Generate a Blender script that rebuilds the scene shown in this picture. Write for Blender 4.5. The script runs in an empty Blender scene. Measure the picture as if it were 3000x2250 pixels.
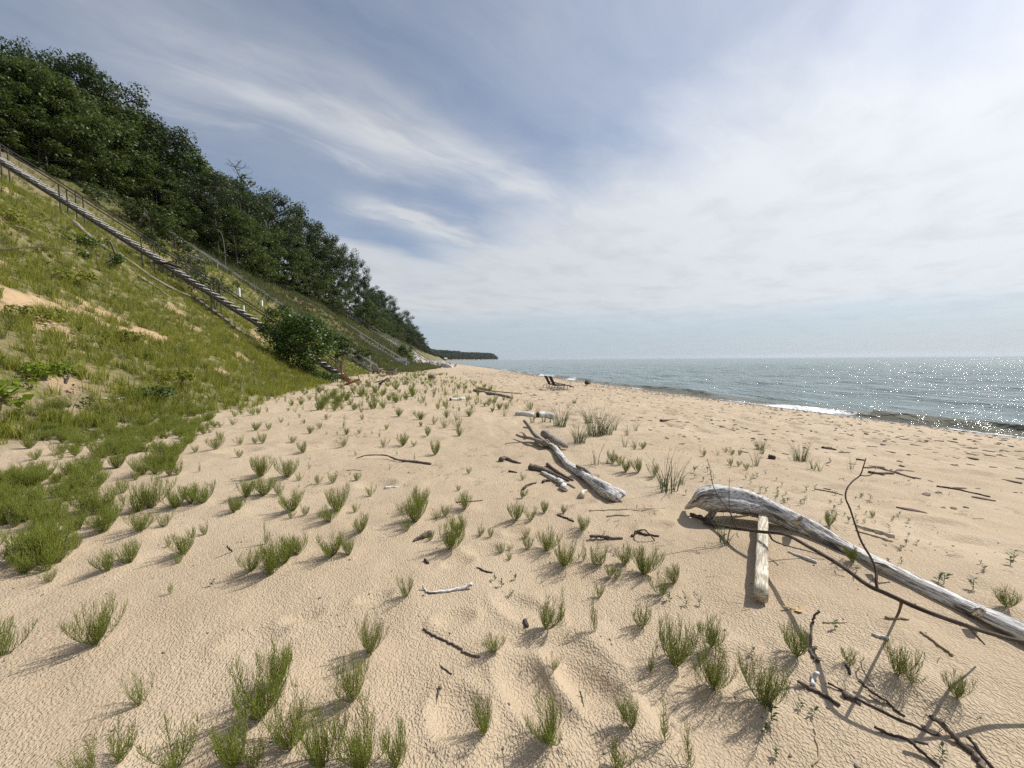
import bpy, math, random
import numpy as np
from mathutils import Vector, Matrix

R = random.Random(7)
NR = np.random.RandomState(11)
SC = bpy.context.scene
COL = SC.collection
rad = math.radians

# ------------------------------------------------------------------ camera model
F = 1127.0
PSI, PIT, ROL = rad(9.6), math.atan(72 / F), 0.0071
fw = np.array([math.sin(PSI) * math.cos(PIT), math.cos(PSI) * math.cos(PIT), -math.sin(PIT)])
rt0 = np.array([math.cos(PSI), -math.sin(PSI), 0.0])
up0 = np.cross(rt0, fw)
rt = rt0 * math.cos(ROL) - up0 * math.sin(ROL)
up = up0 * math.cos(ROL) + rt0 * math.sin(ROL)
CAM = np.array([0.0, 0.0, 1.6])

def ray(px, py):
    return fw + ((px - 1500) / F) * rt + ((1125 - py) / F) * up

def project(P):
    d = np.asarray(P, float) - CAM
    z = d @ fw
    return 1500 + F * (d @ rt) / z, 1125 - F * (d @ up) / z, z

# ------------------------------------------------------------------ noise + terrain
def _h(ix, iy, s):
    n = (ix.astype(np.int64) * 374761393 + iy.astype(np.int64) * 668265263 + s * 974634777) & 0xFFFFFFFF
    n = ((n ^ (n >> 13)) * 1274126177) & 0xFFFFFFFF
    n = n ^ (n >> 16)
    return (n & 0xFFFF) / 32767.5 - 1.0

def vn(x, y, s=0):
    x = np.asarray(x, float); y = np.asarray(y, float)
    ix = np.floor(x); iy = np.floor(y)
    u = x - ix; v = y - iy
    u = u * u * u * (u * (u * 6 - 15) + 10); v = v * v * v * (v * (v * 6 - 15) + 10)
    a = _h(ix, iy, s); b = _h(ix + 1, iy, s); c = _h(ix, iy + 1, s); d = _h(ix + 1, iy + 1, s)
    return (a * (1 - u) + b * u) * (1 - v) + (c * (1 - u) + d * u) * v

def fbm(x, y, s=0, o=3):
    t = 0; a = 1; f = 1
    for k in range(o):
        t = t + a * vn(x * f + 17.3 * k, y * f - 9.1 * k, s + k); a *= .5; f *= 2.03
    return t / 1.6

def sstep(a, b, x):
    t = np.clip((x - a) / (b - a), 0, 1)
    return t * t * (3 - 2 * t)

SH = np.array([(-4000, 60), (-300, 24), (-50, 20), (0, 17.8), (9, 17.2), (18, 16.3), (40, 14.8), (62, 13.5), (110, 12.3), (220, 6.2), (330, 3), (500, -1.5),
               (700, -6), (950, -9), (1100, -7), (1250, 4), (1600, 118), (1985, 262), (2080, 284), (2200, 270), (2600, 160), (9000, -1500)], float)
TOE = np.array([(-4000, 20), (-300, -9), (0, -8.5), (9, -8.3), (14, -7.3), (18, -7.7), (22, -7.9), (27, -8.3), (29.6, -9.9), (40, -9.4), (54, -8.4),
                (80, -8.6), (105, -8.2), (150, -9), (250, -9), (400, -10), (600, -13), (950, -15), (1100, -13), (1250, -2), (1600, 112), (1985, 256), (2080, 277), (2200, 262), (2600, 150), (9000, -1520)], float)
def shoreX(y): return np.interp(y, SH[:, 0], SH[:, 1])
def toeX(y): return np.interp(y, TOE[:, 0], TOE[:, 1])
WATER = -0.9
MOUNDS = []
DENTS = []   # x, y, rx, ry, rot, depth

def bluff(x, y):
    s = toeX(y) - x
    s = s + .8 * vn(x / 7 + 3, y / 9, 31) * sstep(2, 10, s)
    z1 = .72 * (np.sqrt(s * s + .36) + s) / 2
    H = 21 + 1.5 * vn(x * 0 + 3, y / 60, 5) + .02 * np.clip(s, 0, 300)
    k = 1.4
    z = -k * np.log(np.exp(-np.clip(z1, 0, 60) / k) + np.exp(-H / k))
    return np.maximum(z, 0), s

def height(x, y):
    x = np.asarray(x, float); y = np.asarray(y, float)
    b, s = bluff(x, y)
    u = shoreX(y) - x
    land = WATER + .9 * (1 - (1 - np.clip(u / 15, 0, 1)) ** 1.5)
    sea = WATER + np.clip(u, -90, 0) * .06
    z = np.where(u > 0, land, sea) + b
    r = np.hypot(x, y)
    z = z + .17 * np.exp(-((x - 3.5) / 1.5) ** 2 - ((y - 1.6) / 2.6) ** 2)
    dry = sstep(1, 6, u)
    und = .026 * fbm(x / .85 + 5, y / .85, 2, 2) + .009 * vn(x / .2, y / .2, 8) + .05 * vn(x / 3.1, y / 3.7, 9)
    und = und - (.055 * sstep(.35, .75, vn(x / .36, y / .5, 14)) + .03 * vn(x / .5, y / .42, 15)) * sstep(6, 12, r) * sstep(-2, 3, x)
    z = z + und * dry * (1 - sstep(60, 120, r))
    z = z + sstep(1, 6, s) * (.35 * fbm(x / 3.2, y / 3.2, 21, 3) + .9 * vn(x / 11, y / 13, 25)) * np.clip(s / 10, 0, 1)
    for (dx, dy, rx, ry, a, dep) in DENTS:
        m = (np.abs(x - dx) < 1) & (np.abs(y - dy) < 1)
        if np.any(m):
            c, sn = math.cos(a), math.sin(a)
            p = ((x - dx) * c + (y - dy) * sn) / rx; q = (-(x - dx) * sn + (y - dy) * c) / ry
            d2 = p * p + q * q
            z = z - dep * np.exp(-d2 ** 2) + dep * .35 * np.exp(-((np.sqrt(d2) - 1.45) / .3) ** 2)
    for (dx, dy, rr_, am) in MOUNDS:
        m = (np.abs(x - dx) < .5) & (np.abs(y - dy) < .5)
        if np.any(m):
            d2 = ((x - dx + .03) ** 2 + (y - dy) ** 2) / (rr_ * rr_)
            z = z + np.where(m, am * np.exp(-d2), 0)
    return z

def h1(x, y): return float(height(np.array([x]), np.array([y]))[0])
CAM[2] = 1.6
TS = np.geomspace(.6, 3500, 420)

def at(px, py, dz=0.0):
    """point where the sight line through a photo pixel meets the ground (raised by dz)"""
    d = ray(px, py)
    for _ in range(1):
        P = CAM + TS[:, None] * d
        below = P[:, 2] < height(P[:, 0], P[:, 1]) + dz
        if not below.any(): i = len(TS) - 1
        else: i = max(1, int(np.argmax(below)))
        t2 = np.linspace(TS[i - 1], TS[i], 40)
        P2 = CAM + t2[:, None] * d
        b2 = P2[:, 2] < height(P2[:, 0], P2[:, 1]) + dz
        j = int(np.argmax(b2)) if b2.any() else 39
        return Vector(P2[j])

def atd(px, py, depth):
    return Vector(CAM + depth * ray(px, py))

def depth_of(P): return float((np.array(P) - CAM) @ fw)

for (px, py, rx, ry, a, dp) in [(1098, 1752, .10, .05, .3, .022), (885, 1808, .10, .05, .4, .022), (745, 1868, .14, .08, .3, .02), (1700, 1960, .12, .2, .5, .03),
                                (1730, 2040, .1, .2, .4, .03), (1540, 1790, .1, .2, .6, .025), (1330, 1810, .1, .07, .2, .025), (1420, 1615, .12, .06, .2, .02), (1340, 1650, .1, .06, .2, .02),
                                (1560, 2040, .1, .2, .4, .03), (1340, 2100, .1, .12, .2, .03), (1700, 1470, .16, .08, .2, .03), (1650, 1485, .1, .06, .2, .02), (1880, 1500, .14, .07, .1, .03),
                                (1925, 1540, .14, .07, .1, .03), (1510, 1560, .1, .06, 0, .02), (1415, 1605, .14, .07, .1, .03), (2040, 1950, .2, .1, .9, .03), (1250, 1290, .3, .2, 0, .04),
                                (880, 1300, .3, .18, 0, .05), (950, 1310, .3, .2, .3, .05), (1100, 1420, .2, .15, 0, .04), (700, 1320, .3, .2, 0, .05), (2140, 1960, .15, .08, .6, .03), (2560, 1480, .3, .1, .2, .03),
                                (2690, 1520, .3, .1, -.2, .04), (2880, 1590, .28, .1, -.2, .04), (2480, 1430, .3, .1, -.2, .03)]:
    q = at(px, py); DENTS.append((q.x, q.y, rx, ry, a, dp))

HT = """282 1887 150 B;409 2066 118 f;8 1921 160 f;351 2228 150 f;521 2246 195 f;686 2246 180 b;262 2262 130 f;148 1704 50 f;383 1649 72 b;318 1673 68 b;500 1740 36 t;
765 2099 215 B;812 2010 150 b;848 2188 178 B;942 2246 190 B;1065 2248 205 B;1166 2246 165 b;1083 1913 118 B;1036 2051 160 b;1192 1746 76 f;1449 1911 60 b;1418 2148 122 b;745 2252 130 f;700 2236 90 f;
1613 2174 145 B;1600 1842 110 b;1640 1830 120 s;1742 1852 135 s;1756 1751 50 f;1939 1745 66 f;1975 1710 62 b;1881 1834 88 f;1903 1975 125 s;1979 1950 165 B;2087 1895 112 b;2091 2018 140 B;1621 1963 56 f;
1827 2122 115 s;1852 2133 90 b;1946 2174 165 s;2022 2247 180 s;1805 2254 92 f;2240 2069 150 B;2334 1924 92 b;2486 1941 58 f;2630 1978 120 b;2670 2003 52 f;2804 2044 78 b;2949 1779 60 b;
942 1201 42 B;984 1196 32 b;1040 1200 22 b;1058 1209 20 f;1096 1198 30 f;1168 1220 26 B;1233 1230 26 B;1214 1216 18 f;1309 1225 26 b;1375 1220 25 B;1271 1243 27 f;1233 1250 16 b;1302 1254 28 f;1342 1258 35 f;
1346 1277 26 b;1253 1277 25 b;1253 1259 15 f;1181 1306 36 B;1275 1333 44 b;1212 1308 20 f;1123 1310 28 f;1007 1308 33 f;890 1326 34 b;857 1297 27 f;908 1270 26 b;937 1256 26 f;955 1229 20 f;1006 1254 40 s;1015 1274 23 b;
1053 1270 16 f;1089 1272 12 t;1111 1281 27 s;1132 1259 22 f;1062 1230 22 f;892 1241 18 f;823 1239 18 f;749 1261 26 B;787 1259 26 f;747 1299 26 f;769 1299 40 f;705 1303 30 f;758 1214 26 f;854 1189 16 b;883 1187 25 f;924 1174 24 s;
877 1225 16 t;845 1248 11 t;957 1274 12 t;989 1274 13 t;1042 1335 15 t;1163 1333 13 t;1214 1348 24 s;1143 1375 16 s;765 1396 62 B;843 1398 58 B;906 1375 22 s;877 1408 26 f;930 1418 34 f;975 1416 38 f;1045 1408 24 b;
722 1457 55 B;772 1452 58 B;700 1492 42 b;816 1450 46 f;859 1497 64 B;852 1519 30 f;893 1510 38 f;989 1497 76 B;964 1528 52 b;1085 1454 38 f;1040 1501 32 f;1058 1559 58 b;1373 1388 24 f;1342 1438 22 f;1365 1490 54 b;1177 1504 30 s;
1228 1490 72 b;1215 1530 80 B;1194 1555 46 f;1279 1519 36 f;1304 1512 44 f;1320 1609 96 B;1345 1570 70 b;1260 1584 32 f;1407 1569 34 f;1438 1574 36 f;1469 1621 36 f;1492 1641 26 f;780 1595 70 s;790 1682 120 B;736 1674 72 b;835 1650 95 b;872 1624 62 b;
975 1629 68 B;1022 1627 56 b;1443 1207 16 b;1463 1200 22 B;1476 1174 13 b;1794 1356 40 b;1815 1362 36 f;1834 1382 40 b;1870 1385 46 b;1917 1396 50 f;1859 1317 18 f;1883 1315 24 b;2062 1337 26 f;2127 1326 18 f;2145 1333 22 f;2167 1333 22 f;
2141 1362 26 f;2163 1366 22 f;2188 1377 26 f;2429 1541 46 b;2497 1645 48 b;2556 1515 26 f;2533 1533 16 t;1530 1460 28 b;1512 1524 56 b;1554 1526 48 f;1595 1503 40 b;1650 1504 26 b;1707 1555 48 b;1494 1612 26 f;1543 1575 32 f;1545 1609 48 f;
1602 1613 64 B;1653 1656 70 B;1711 1642 70 s;1740 1653 66 f;1762 1653 56 f;1832 1653 58 b;1886 1682 82 B;1787 1689 52 f;1805 1696 48 f;1530 1406 24 f;521 1391 52 f;573 1326 26 f;700 1340 30 f;584 1382 30 s;644 1288 32 f;644 1252 20 f;615 1268 20 f;
517 1487 62 B;560 1475 60 b;597 1472 62 B;441 1487 90 B;405 1500 70 b;409 1556 60 B;481 1543 50 f;684 1502 46 b;542 1624 78 b;524 1650 36 f;600 1567 40 f;492 1602 24 t;304 1559 80 B;231 1552 48 b;224 1606 48 f;362 1444 50 f;398 1407 34 f;528 1284 32 b;
420 1390 60 B;470 1375 62 B;500 1350 50 b;330 1530 70 B;250 1500 70 b;560 1290 40 b;130 1650 60 B;70 1680 60 B;180 1620 60 b;935 1152 20 b;975 1167 22 B;1015 1174 24 B;1060 1162 22 B;1100 1152 20 B;1160 1142 18 B;1205 1152 18 b;1160 1180 22 B;1190 1172 18 b;
1080 1132 15 b;1050 1130 15 b;990 1178 26 B;1035 1150 18 b;1125 1158 18 b;1210 1160 20 B;1140 1175 18 b;955 1182 24 b;1000 1140 16 b;1400 1160 16 b;1378 1172 12 f;1450 1182 14 b;1420 1190 14 b;1300 1190 14 f;1240 1180 14 f;1495 1180 14 f;1270 1165 12 f;1330 1150 12 f;1365 1140 13 b;1345 1205 16 f;1395 1185 14 f"""
TUFTS = [(float(a), float(b), float(c), k) for a, b, c, k in (e.split() for e in HT.replace('\n', '').split(';'))]
_m = []
for (px, py, hh, kd) in TUFTS:
    if hh >= 45 and kd in 'bBfs':
        q = at(px, min(py, 2330)); _m.append((q.x, q.y, .10 + .05 * R.random(), (.028 if kd in 'bB' else .016) * R.uniform(.7, 1.3)))
MOUNDS.extend(_m)

# ------------------------------------------------------------------ materials
def nd(nt, typ, ins=None, **props):
    n = nt.nodes.new(typ)
    for k, v in props.items(): setattr(n, k, v)
    for k, v in (ins or {}).items():
        s = n.inputs[k]
        if isinstance(v, bpy.types.NodeSocket): nt.links.new(v, s)
        else: s.default_value = v
    return n

def mth(nt, op, a, b=0.0, c=None, clamp=False):
    ins = {0: a, 1: b}
    if c is not None: ins[2] = c
    return nd(nt, 'ShaderNodeMath', ins, operation=op, use_clamp=clamp).outputs[0]

def smooth(nt, x, a, b, lo=0.0, hi=1.0):
    return nd(nt, 'ShaderNodeMapRange', {0: x, 1: a, 2: b, 3: lo, 4: hi}, interpolation_type='SMOOTHSTEP').outputs[0]

def mixc(nt, f, a, b, blend='MIX'):
    n = nd(nt, 'ShaderNodeMix', data_type='RGBA', blend_type=blend)
    for i, v in ((0, f), (6, a), (7, b)):
        s = n.inputs[i]
        if isinstance(v, bpy.types.NodeSocket): nt.links.new(v, s)
        else: s.default_value = v if i == 0 else (*v[:3], 1)
    return n.outputs[2]

def newmat(name):
    m = bpy.data.materials.new(name); m.use_nodes = True
    nt = m.node_tree; nt.nodes.clear()
    out = nd(nt, 'ShaderNodeOutputMaterial')
    return m, nt, out

def noise(nt, vec, scale, detail=3, rough=.55, dist=0.0):
    return nd(nt, 'ShaderNodeTexNoise', {'Vector': vec, 'Scale': scale, 'Detail': detail, 'Roughness': rough, 'Distortion': dist}).outputs[0]

def attr(nt, name): return nd(nt, 'ShaderNodeAttribute', attribute_name=name)

def simple(name, col, rough=.6, spec=.3, var=.25, scale=6.0, metallic=0.0, bump=0.0):
    m, nt, out = newmat(name)
    co = nd(nt, 'ShaderNodeTexCoord').outputs['Object']
    f = noise(nt, co, scale, 4)
    c = mixc(nt, f, [x * (1 - var) for x in col], [min(.9, x * (1 + var)) for x in col])
    b = nd(nt, 'ShaderNodeBsdfPrincipled', {'Base Color': c, 'Roughness': rough, 'Specular IOR Level': spec, 'Metallic': metallic})
    if bump:
        bm = nd(nt, 'ShaderNodeBump', {'Height': noise(nt, co, scale * 5, 4), 'Strength': .6, 'Distance': bump})
        nt.links.new(bm.outputs[0], b.inputs['Normal'])
    nt.links.new(b.outputs[0], out.inputs[0])
    return m

def wood(name, light, dark, crack=.5, gs=9.0, bump=.004):
    """weathered wood: grain runs along the 'grain' attribute's first axis"""
    m, nt, out = newmat(name)
    g = attr(nt, 'grain').outputs['Vector']
    mp = nd(nt, 'ShaderNodeMapping', {'Vector': g, 'Scale': (1.2, 14, 14)}).outputs[0]
    n1 = noise(nt, mp, gs, 5, .65, .4)
    mp2 = nd(nt, 'ShaderNodeMapping', {'Vector': g, 'Scale': (.8, 5, 5)}).outputs[0]
    n2 = noise(nt, mp2, gs * .5, 3)
    n3 = noise(nt, g, 5.0, 3)
    f = smooth(nt, n1, .40, .57)
    c = mixc(nt, f, dark, light)
    c = mixc(nt, smooth(nt, n2, .45, .35, 0, crack), c, [x * .45 for x in dark])
    c = mixc(nt, smooth(nt, n3, .35, .7, 0, .35), c, [x * .7 for x in light])
    b = nd(nt, 'ShaderNodeBsdfPrincipled', {'Base Color': c, 'Roughness': .85, 'Specular IOR Level': .15})
    bm = nd(nt, 'ShaderNodeBump', {'Height': mth(nt, 'ADD', n1, mth(nt, 'MULTIPLY', n2, .8)), 'Strength': .9, 'Distance': bump})
    nt.links.new(bm.outputs[0], b.inputs['Normal']); nt.links.new(b.outputs[0], out.inputs[0])
    return m

def leafy(name, col, col2, trans=.3, rough=.5, spec=.25):
    """foliage: per-leaf tint attribute plus a little variation per plant"""
    m, nt, out = newmat(name)
    t = attr(nt, 'tint').outputs['Fac']
    oi = nd(nt, 'ShaderNodeObjectInfo').outputs['Random']
    c = mixc(nt, t, col, col2)
    c = mixc(nt, mth(nt, 'MULTIPLY', oi, .45), c, [x * y for x, y in zip(col2, (.75, .7, .7))])
    b = nd(nt, 'ShaderNodeBsdfPrincipled', {'Base Color': c, 'Roughness': rough, 'Specular IOR Level': spec})
    tr = nd(nt, 'ShaderNodeBsdfTranslucent', {'Color': mixc(nt, .5, c, (col2[0] * 1.6, col2[1] * 1.7, col2[2] * .8))})
    mx = nd(nt, 'ShaderNodeMixShader', {0: trans, 1: b.outputs[0], 2: tr.outputs[0]})
    nt.links.new(mx.outputs[0], out.inputs[0])
    return m

M = {}
CL0, CL1 = .52, .32
SKYTINT = (1.05, 1.03, 1.03)
HORC = (.30, .40, .50)
EXPO = .33
M['pale'] = wood('bleached_driftwood', (.74, .72, .69), (.15, .13, .12), .9)
M['grey'] = wood('grey_driftwood', (.36, .32, .27), (.12, .10, .085), .6)
M['tan'] = wood('tan_driftwood', (.68, .62, .50), (.30, .25, .18), .6, 7)
M['brown'] = wood('brown_stick', (.19, .15, .12), (.07, .053, .043), .5)
M['dark'] = wood('dark_bark', (.125, .098, .082), (.042, .032, .027), .5)
M['straw'] = wood('straw_stick', (.48, .39, .26), (.28, .21, .13), .4)
M['stairgrey'] = wood('weathered_tread', (.54, .53, .52), (.30, .30, .30), .3)
M['railbrown'] = wood('dark_rail', (.13, .115, .105), (.055, .048, .044), .4)
M['railpale'] = wood('pale_rail', (.58, .57, .55), (.36, .35, .33), .3)
M['bark'] = wood('tree_bark', (.12, .10, .085), (.045, .037, .03), .6)
M['snag'] = wood('dead_tree_wood', (.14, .125, .11), (.07, .06, .052), .5)
M['white'] = simple('white_plastic', (.75, .76, .76), .5, .3, .06)
M['birch'] = wood('birch_bark', (.74, .72, .68), (.46, .44, .41), .25, 5)
M['char'] = simple('charred_end', (.035, .03, .028), .9, .1, .4, 20)
M['redchair'] = simple('faded_red_plastic', (.30, .095, .075), .55, .3, .2)
M['loungeframe'] = simple('dark_bronze_metal', (.030, .022, .018), .45, .4, .2)
M['loungecloth'] = simple('dark_brown_mesh', (.034, .026, .024), .8, .2, .25, 30)
M['rock'] = simple('pale_limestone', (.46, .43, .395), .9, .15, .4, 2.2, bump=.05)
M['soil'] = simple('dark_soil', (.075, .045, .03), .95, .05, .5, 3, bump=.1)
M['rust'] = simple('rust_brown_leaves', (.16, .085, .05), .9, .1, .5, 3)
M['dryleaf'] = simple('dry_oak_leaf', (.50, .36, .20), .8, .2, .2, 20)
M['pebble'] = simple('dark_pebble', (.13, .11, .10), .7, .3, .6, 3)
M['debris'] = simple('beach_debris', (.17, .13, .10), .9, .1, .5, 2)
M['litter'] = simple('dead_plant_litter', (.24, .19, .13), .9, .1, .5, 2)
M['oak'] = leafy('oak_leaves', (.022, .038, .014), (.056, .080, .026), .2)
M['maple'] = leafy('maple_leaves', (.034, .058, .014), (.090, .118, .028), .25)
M['lime'] = leafy('lime_leaves', (.04, .068, .018), (.10, .125, .045), .3)
M['bush'] = leafy('bush_leaves', (.028, .058, .011), (.092, .140, .024), .3, .4, .35)
M['sumac'] = leafy('sumac_leaves', (.035, .065, .017), (.085, .12, .034), .3)
M['sap'] = leafy('sapling_leaves', (.12, .19, .02), (.22, .28, .035), .45)
M['horse'] = leafy('horsetail_stems', (.16, .20, .030), (.31, .35, .075), .40, .6)
M['slope'] = leafy('slope_grass', (.095, .125, .018), (.27, .275, .050), .35, .6)
M['slopefar'] = leafy('far_slope_grass', (.066, .080, .030), (.150, .155, .068), .3, .6)
M['marram'] = leafy('marram_grass', (.045, .070, .036), (.115, .145, .072), .2, .5)
M['drygrass'] = leafy('dry_grass', (.16, .13, .075), (.27, .22, .13), .25, .7)
M['wood_mass'] = leafy('distant_wood', (.018, .032, .016), (.048, .066, .028), .15)

# terrain
def terrain_mat():
    m, nt, out = newmat('sand_and_slope')
    co = nd(nt, 'ShaderNodeTexCoord').outputs['Object']
    veg = attr(nt, 'veg').outputs['Fac']; soil = attr(nt, 'soil').outputs['Fac']; wet = attr(nt, 'wet').outputs['Fac']; slope = attr(nt, 'slope').outputs['Fac']
    dist = attr(nt, 'range').outputs['Fac']
    big = noise(nt, co, .55, 3)
    mid = noise(nt, co, 3.5, 4)
    fine = noise(nt, co, 190, 2, .7)
    c = mixc(nt, smooth(nt, big, .3, .7), (.435, .338, .228), (.495, .395, .274))
    c = mixc(nt, smooth(nt, mid, .35, .75, 0, .35), c, (.40, .305, .205))
    c = mixc(nt, smooth(nt, fine, .52, .68, 0, .5), c, (.27, .20, .14))
    c = mixc(nt, slope, c, mixc(nt, smooth(nt, mid, .3, .7), (.46, .31, .165), (.38, .27, .155)))
    lit = noise(nt, nd(nt, 'ShaderNodeMapping', {'Vector': co, 'Scale': (1, 1, 1)}).outputs[0], 9, 5, .7, 1.0)
    soilc = mixc(nt, smooth(nt, lit, .35, .65), (.055, .038, .026), (.27, .20, .135))
    c = mixc(nt, soil, c, soilc)
    gr = mixc(nt, noise(nt, co, 1.7, 4, .7), (.075, .085, .026), (.15, .145, .055))
    vf = mth(nt, 'MULTIPLY', veg, smooth(nt, noise(nt, co, 5, 4, .7), .25, .6, .35, 1))
    c = mixc(nt, vf, c, gr)
    c = mixc(nt, wet, c, (.15, .125, .105))
    b = nd(nt, 'ShaderNodeBsdfPrincipled', {'Base Color': c, 'Roughness': smooth(nt, wet, 0, 1, .9, .35), 'Specular IOR Level': .25})
    # rain pits and wind ripples in the dry sand
    st = nd(nt, 'ShaderNodeMapping', {'Vector': co, 'Scale': (1.0, .8, 1), 'Rotation': (0, 0, .5)}).outputs[0]
    pit = noise(nt, st, 92, 1.5, .5, .0)
    pit = smooth(nt, pit, .34, .66)
    lump = noise(nt, co, 13, 3, .6)
    far = noise(nt, nd(nt, 'ShaderNodeMapping', {'Vector': co, 'Scale': (1, 2.2, 1)}).outputs[0], 2.6, 4, .65)
    near = smooth(nt, dist, 6, 16, 1, .35)
    patch = smooth(nt, noise(nt, co, 1.1, 2), .30, .5, .5, 1.0)
    hgt = mth(nt, 'ADD', mth(nt, 'MULTIPLY', mth(nt, 'MULTIPLY', pit, .0050), mth(nt, 'MULTIPLY', near, patch)), mth(nt, 'MULTIPLY', lump, .012))
    hgt = mth(nt, 'ADD', hgt, mth(nt, 'MULTIPLY', far, mth(nt, 'MULTIPLY', smooth(nt, dist, 5, 14), .10)))
    bm = nd(nt, 'ShaderNodeBump', {'Height': hgt, 'Strength': 1.0, 'Distance': 1.0})
    nt.links.new(bm.outputs[0], b.inputs['Normal']); nt.links.new(b.outputs[0], out.inputs[0])
    return m

def water_mat():
    m, nt, out = newmat('lake_water')
    co = nd(nt, 'ShaderNodeTexCoord').outputs['Object']
    foam = attr(nt, 'foam').outputs['Fac']; shal = attr(nt, 'shallow').outputs['Fac']; dist = attr(nt, 'range').outputs['Fac']
    mp = nd(nt, 'ShaderNodeMapping', {'Vector': co, 'Rotation': (0, 0, .25), 'Scale': (1, .45, 1)}).outputs[0]
    n1 = noise(nt, mp, 1.1, 5, .62, .4)
    n2 = noise(nt, nd(nt, 'ShaderNodeMapping', {'Vector': co, 'Rotation': (0, 0, -.2), 'Scale': (1, .4, 1)}).outputs[0], .28, 4, .6, .5)
    n3 = noise(nt, mp, 5.5, 3, .6)
    hh = mth(nt, 'ADD', mth(nt, 'MULTIPLY', n1, .70), mth(nt, 'MULTIPLY', n2, 1.2))
    hh = mth(nt, 'ADD', hh, mth(nt, 'MULTIPLY', n3, .075))
    bm = nd(nt, 'ShaderNodeBump', {'Height': hh, 'Strength': 1.0, 'Distance': .9})
    patch = noise(nt, nd(nt, 'ShaderNodeMapping', {'Vector': co, 'Scale': (.012, .006, 1)}).outputs[0], 1, 3)
    deep = mixc(nt, patch, (.150, .200, .196), (.180, .238, .228))
    c = mixc(nt, shal, deep, (.155, .15, .105))
    fn = noise(nt, nd(nt, 'ShaderNodeMapping', {'Vector': co, 'Scale': (1, .6, 1)}).outputs[0], 4.5, 6, .75, .8)
    ff = mth(nt, 'MULTIPLY', foam, 1.0)
    ff = smooth(nt, mth(nt, 'ADD', ff, mth(nt, 'MULTIPLY', mth(nt, 'SUBTRACT', fn, .5), 1.6)), .40, .66)
    c = mixc(nt, ff, c, (.82, .83, .83))
    b = nd(nt, 'ShaderNodeBsdfPrincipled', {'Base Color': c, 'Roughness': mth(nt, 'MAXIMUM', mth(nt, 'MULTIPLY', ff, .8), smooth(nt, dist, 20, 300, .09, .20)), 'IOR': 1.33, 'Specular IOR Level': .5, 'Normal': bm.outputs[0]})
    nt.links.new(b.outputs[0], out.inputs[0])
    return m

# ------------------------------------------------------------------ mesh helpers
def tag(o, label=None, cat=None, group=None, kind=None):
    if label: o['label'] = label
    if cat: o['category'] = cat
    if group: o['group'] = group
    if kind: o['kind'] = kind
    return o

def npmesh(name, verts, quads, mat, attrs=None, smooth_=False, parent=None):
    verts = np.asarray(verts, np.float32); quads = np.asarray(quads, np.int32)
    me = bpy.data.meshes.new(name)
    me.vertices.add(len(verts)); me.vertices.foreach_set('co', verts.ravel())
    n, k = quads.shape
    me.loops.add(n * k); me.loops.foreach_set('vertex_index', quads.ravel())
    me.polygons.add(n); me.polygons.foreach_set('loop_start', np.arange(0, n * k, k, dtype=np.int32))
    if smooth_: me.polygons.foreach_set('use_smooth', np.ones(n, bool))
    me.update(calc_edges=True)
    for an, av in (attrs or {}).items():
        a = me.attributes.new(an, 'FLOAT', 'POINT'); a.data.foreach_set('value', np.asarray(av, np.float32))
    if mat: me.materials.append(mat)
    o = bpy.data.objects.new(name, me); COL.objects.link(o)
    if parent: o.parent = parent
    return o

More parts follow.
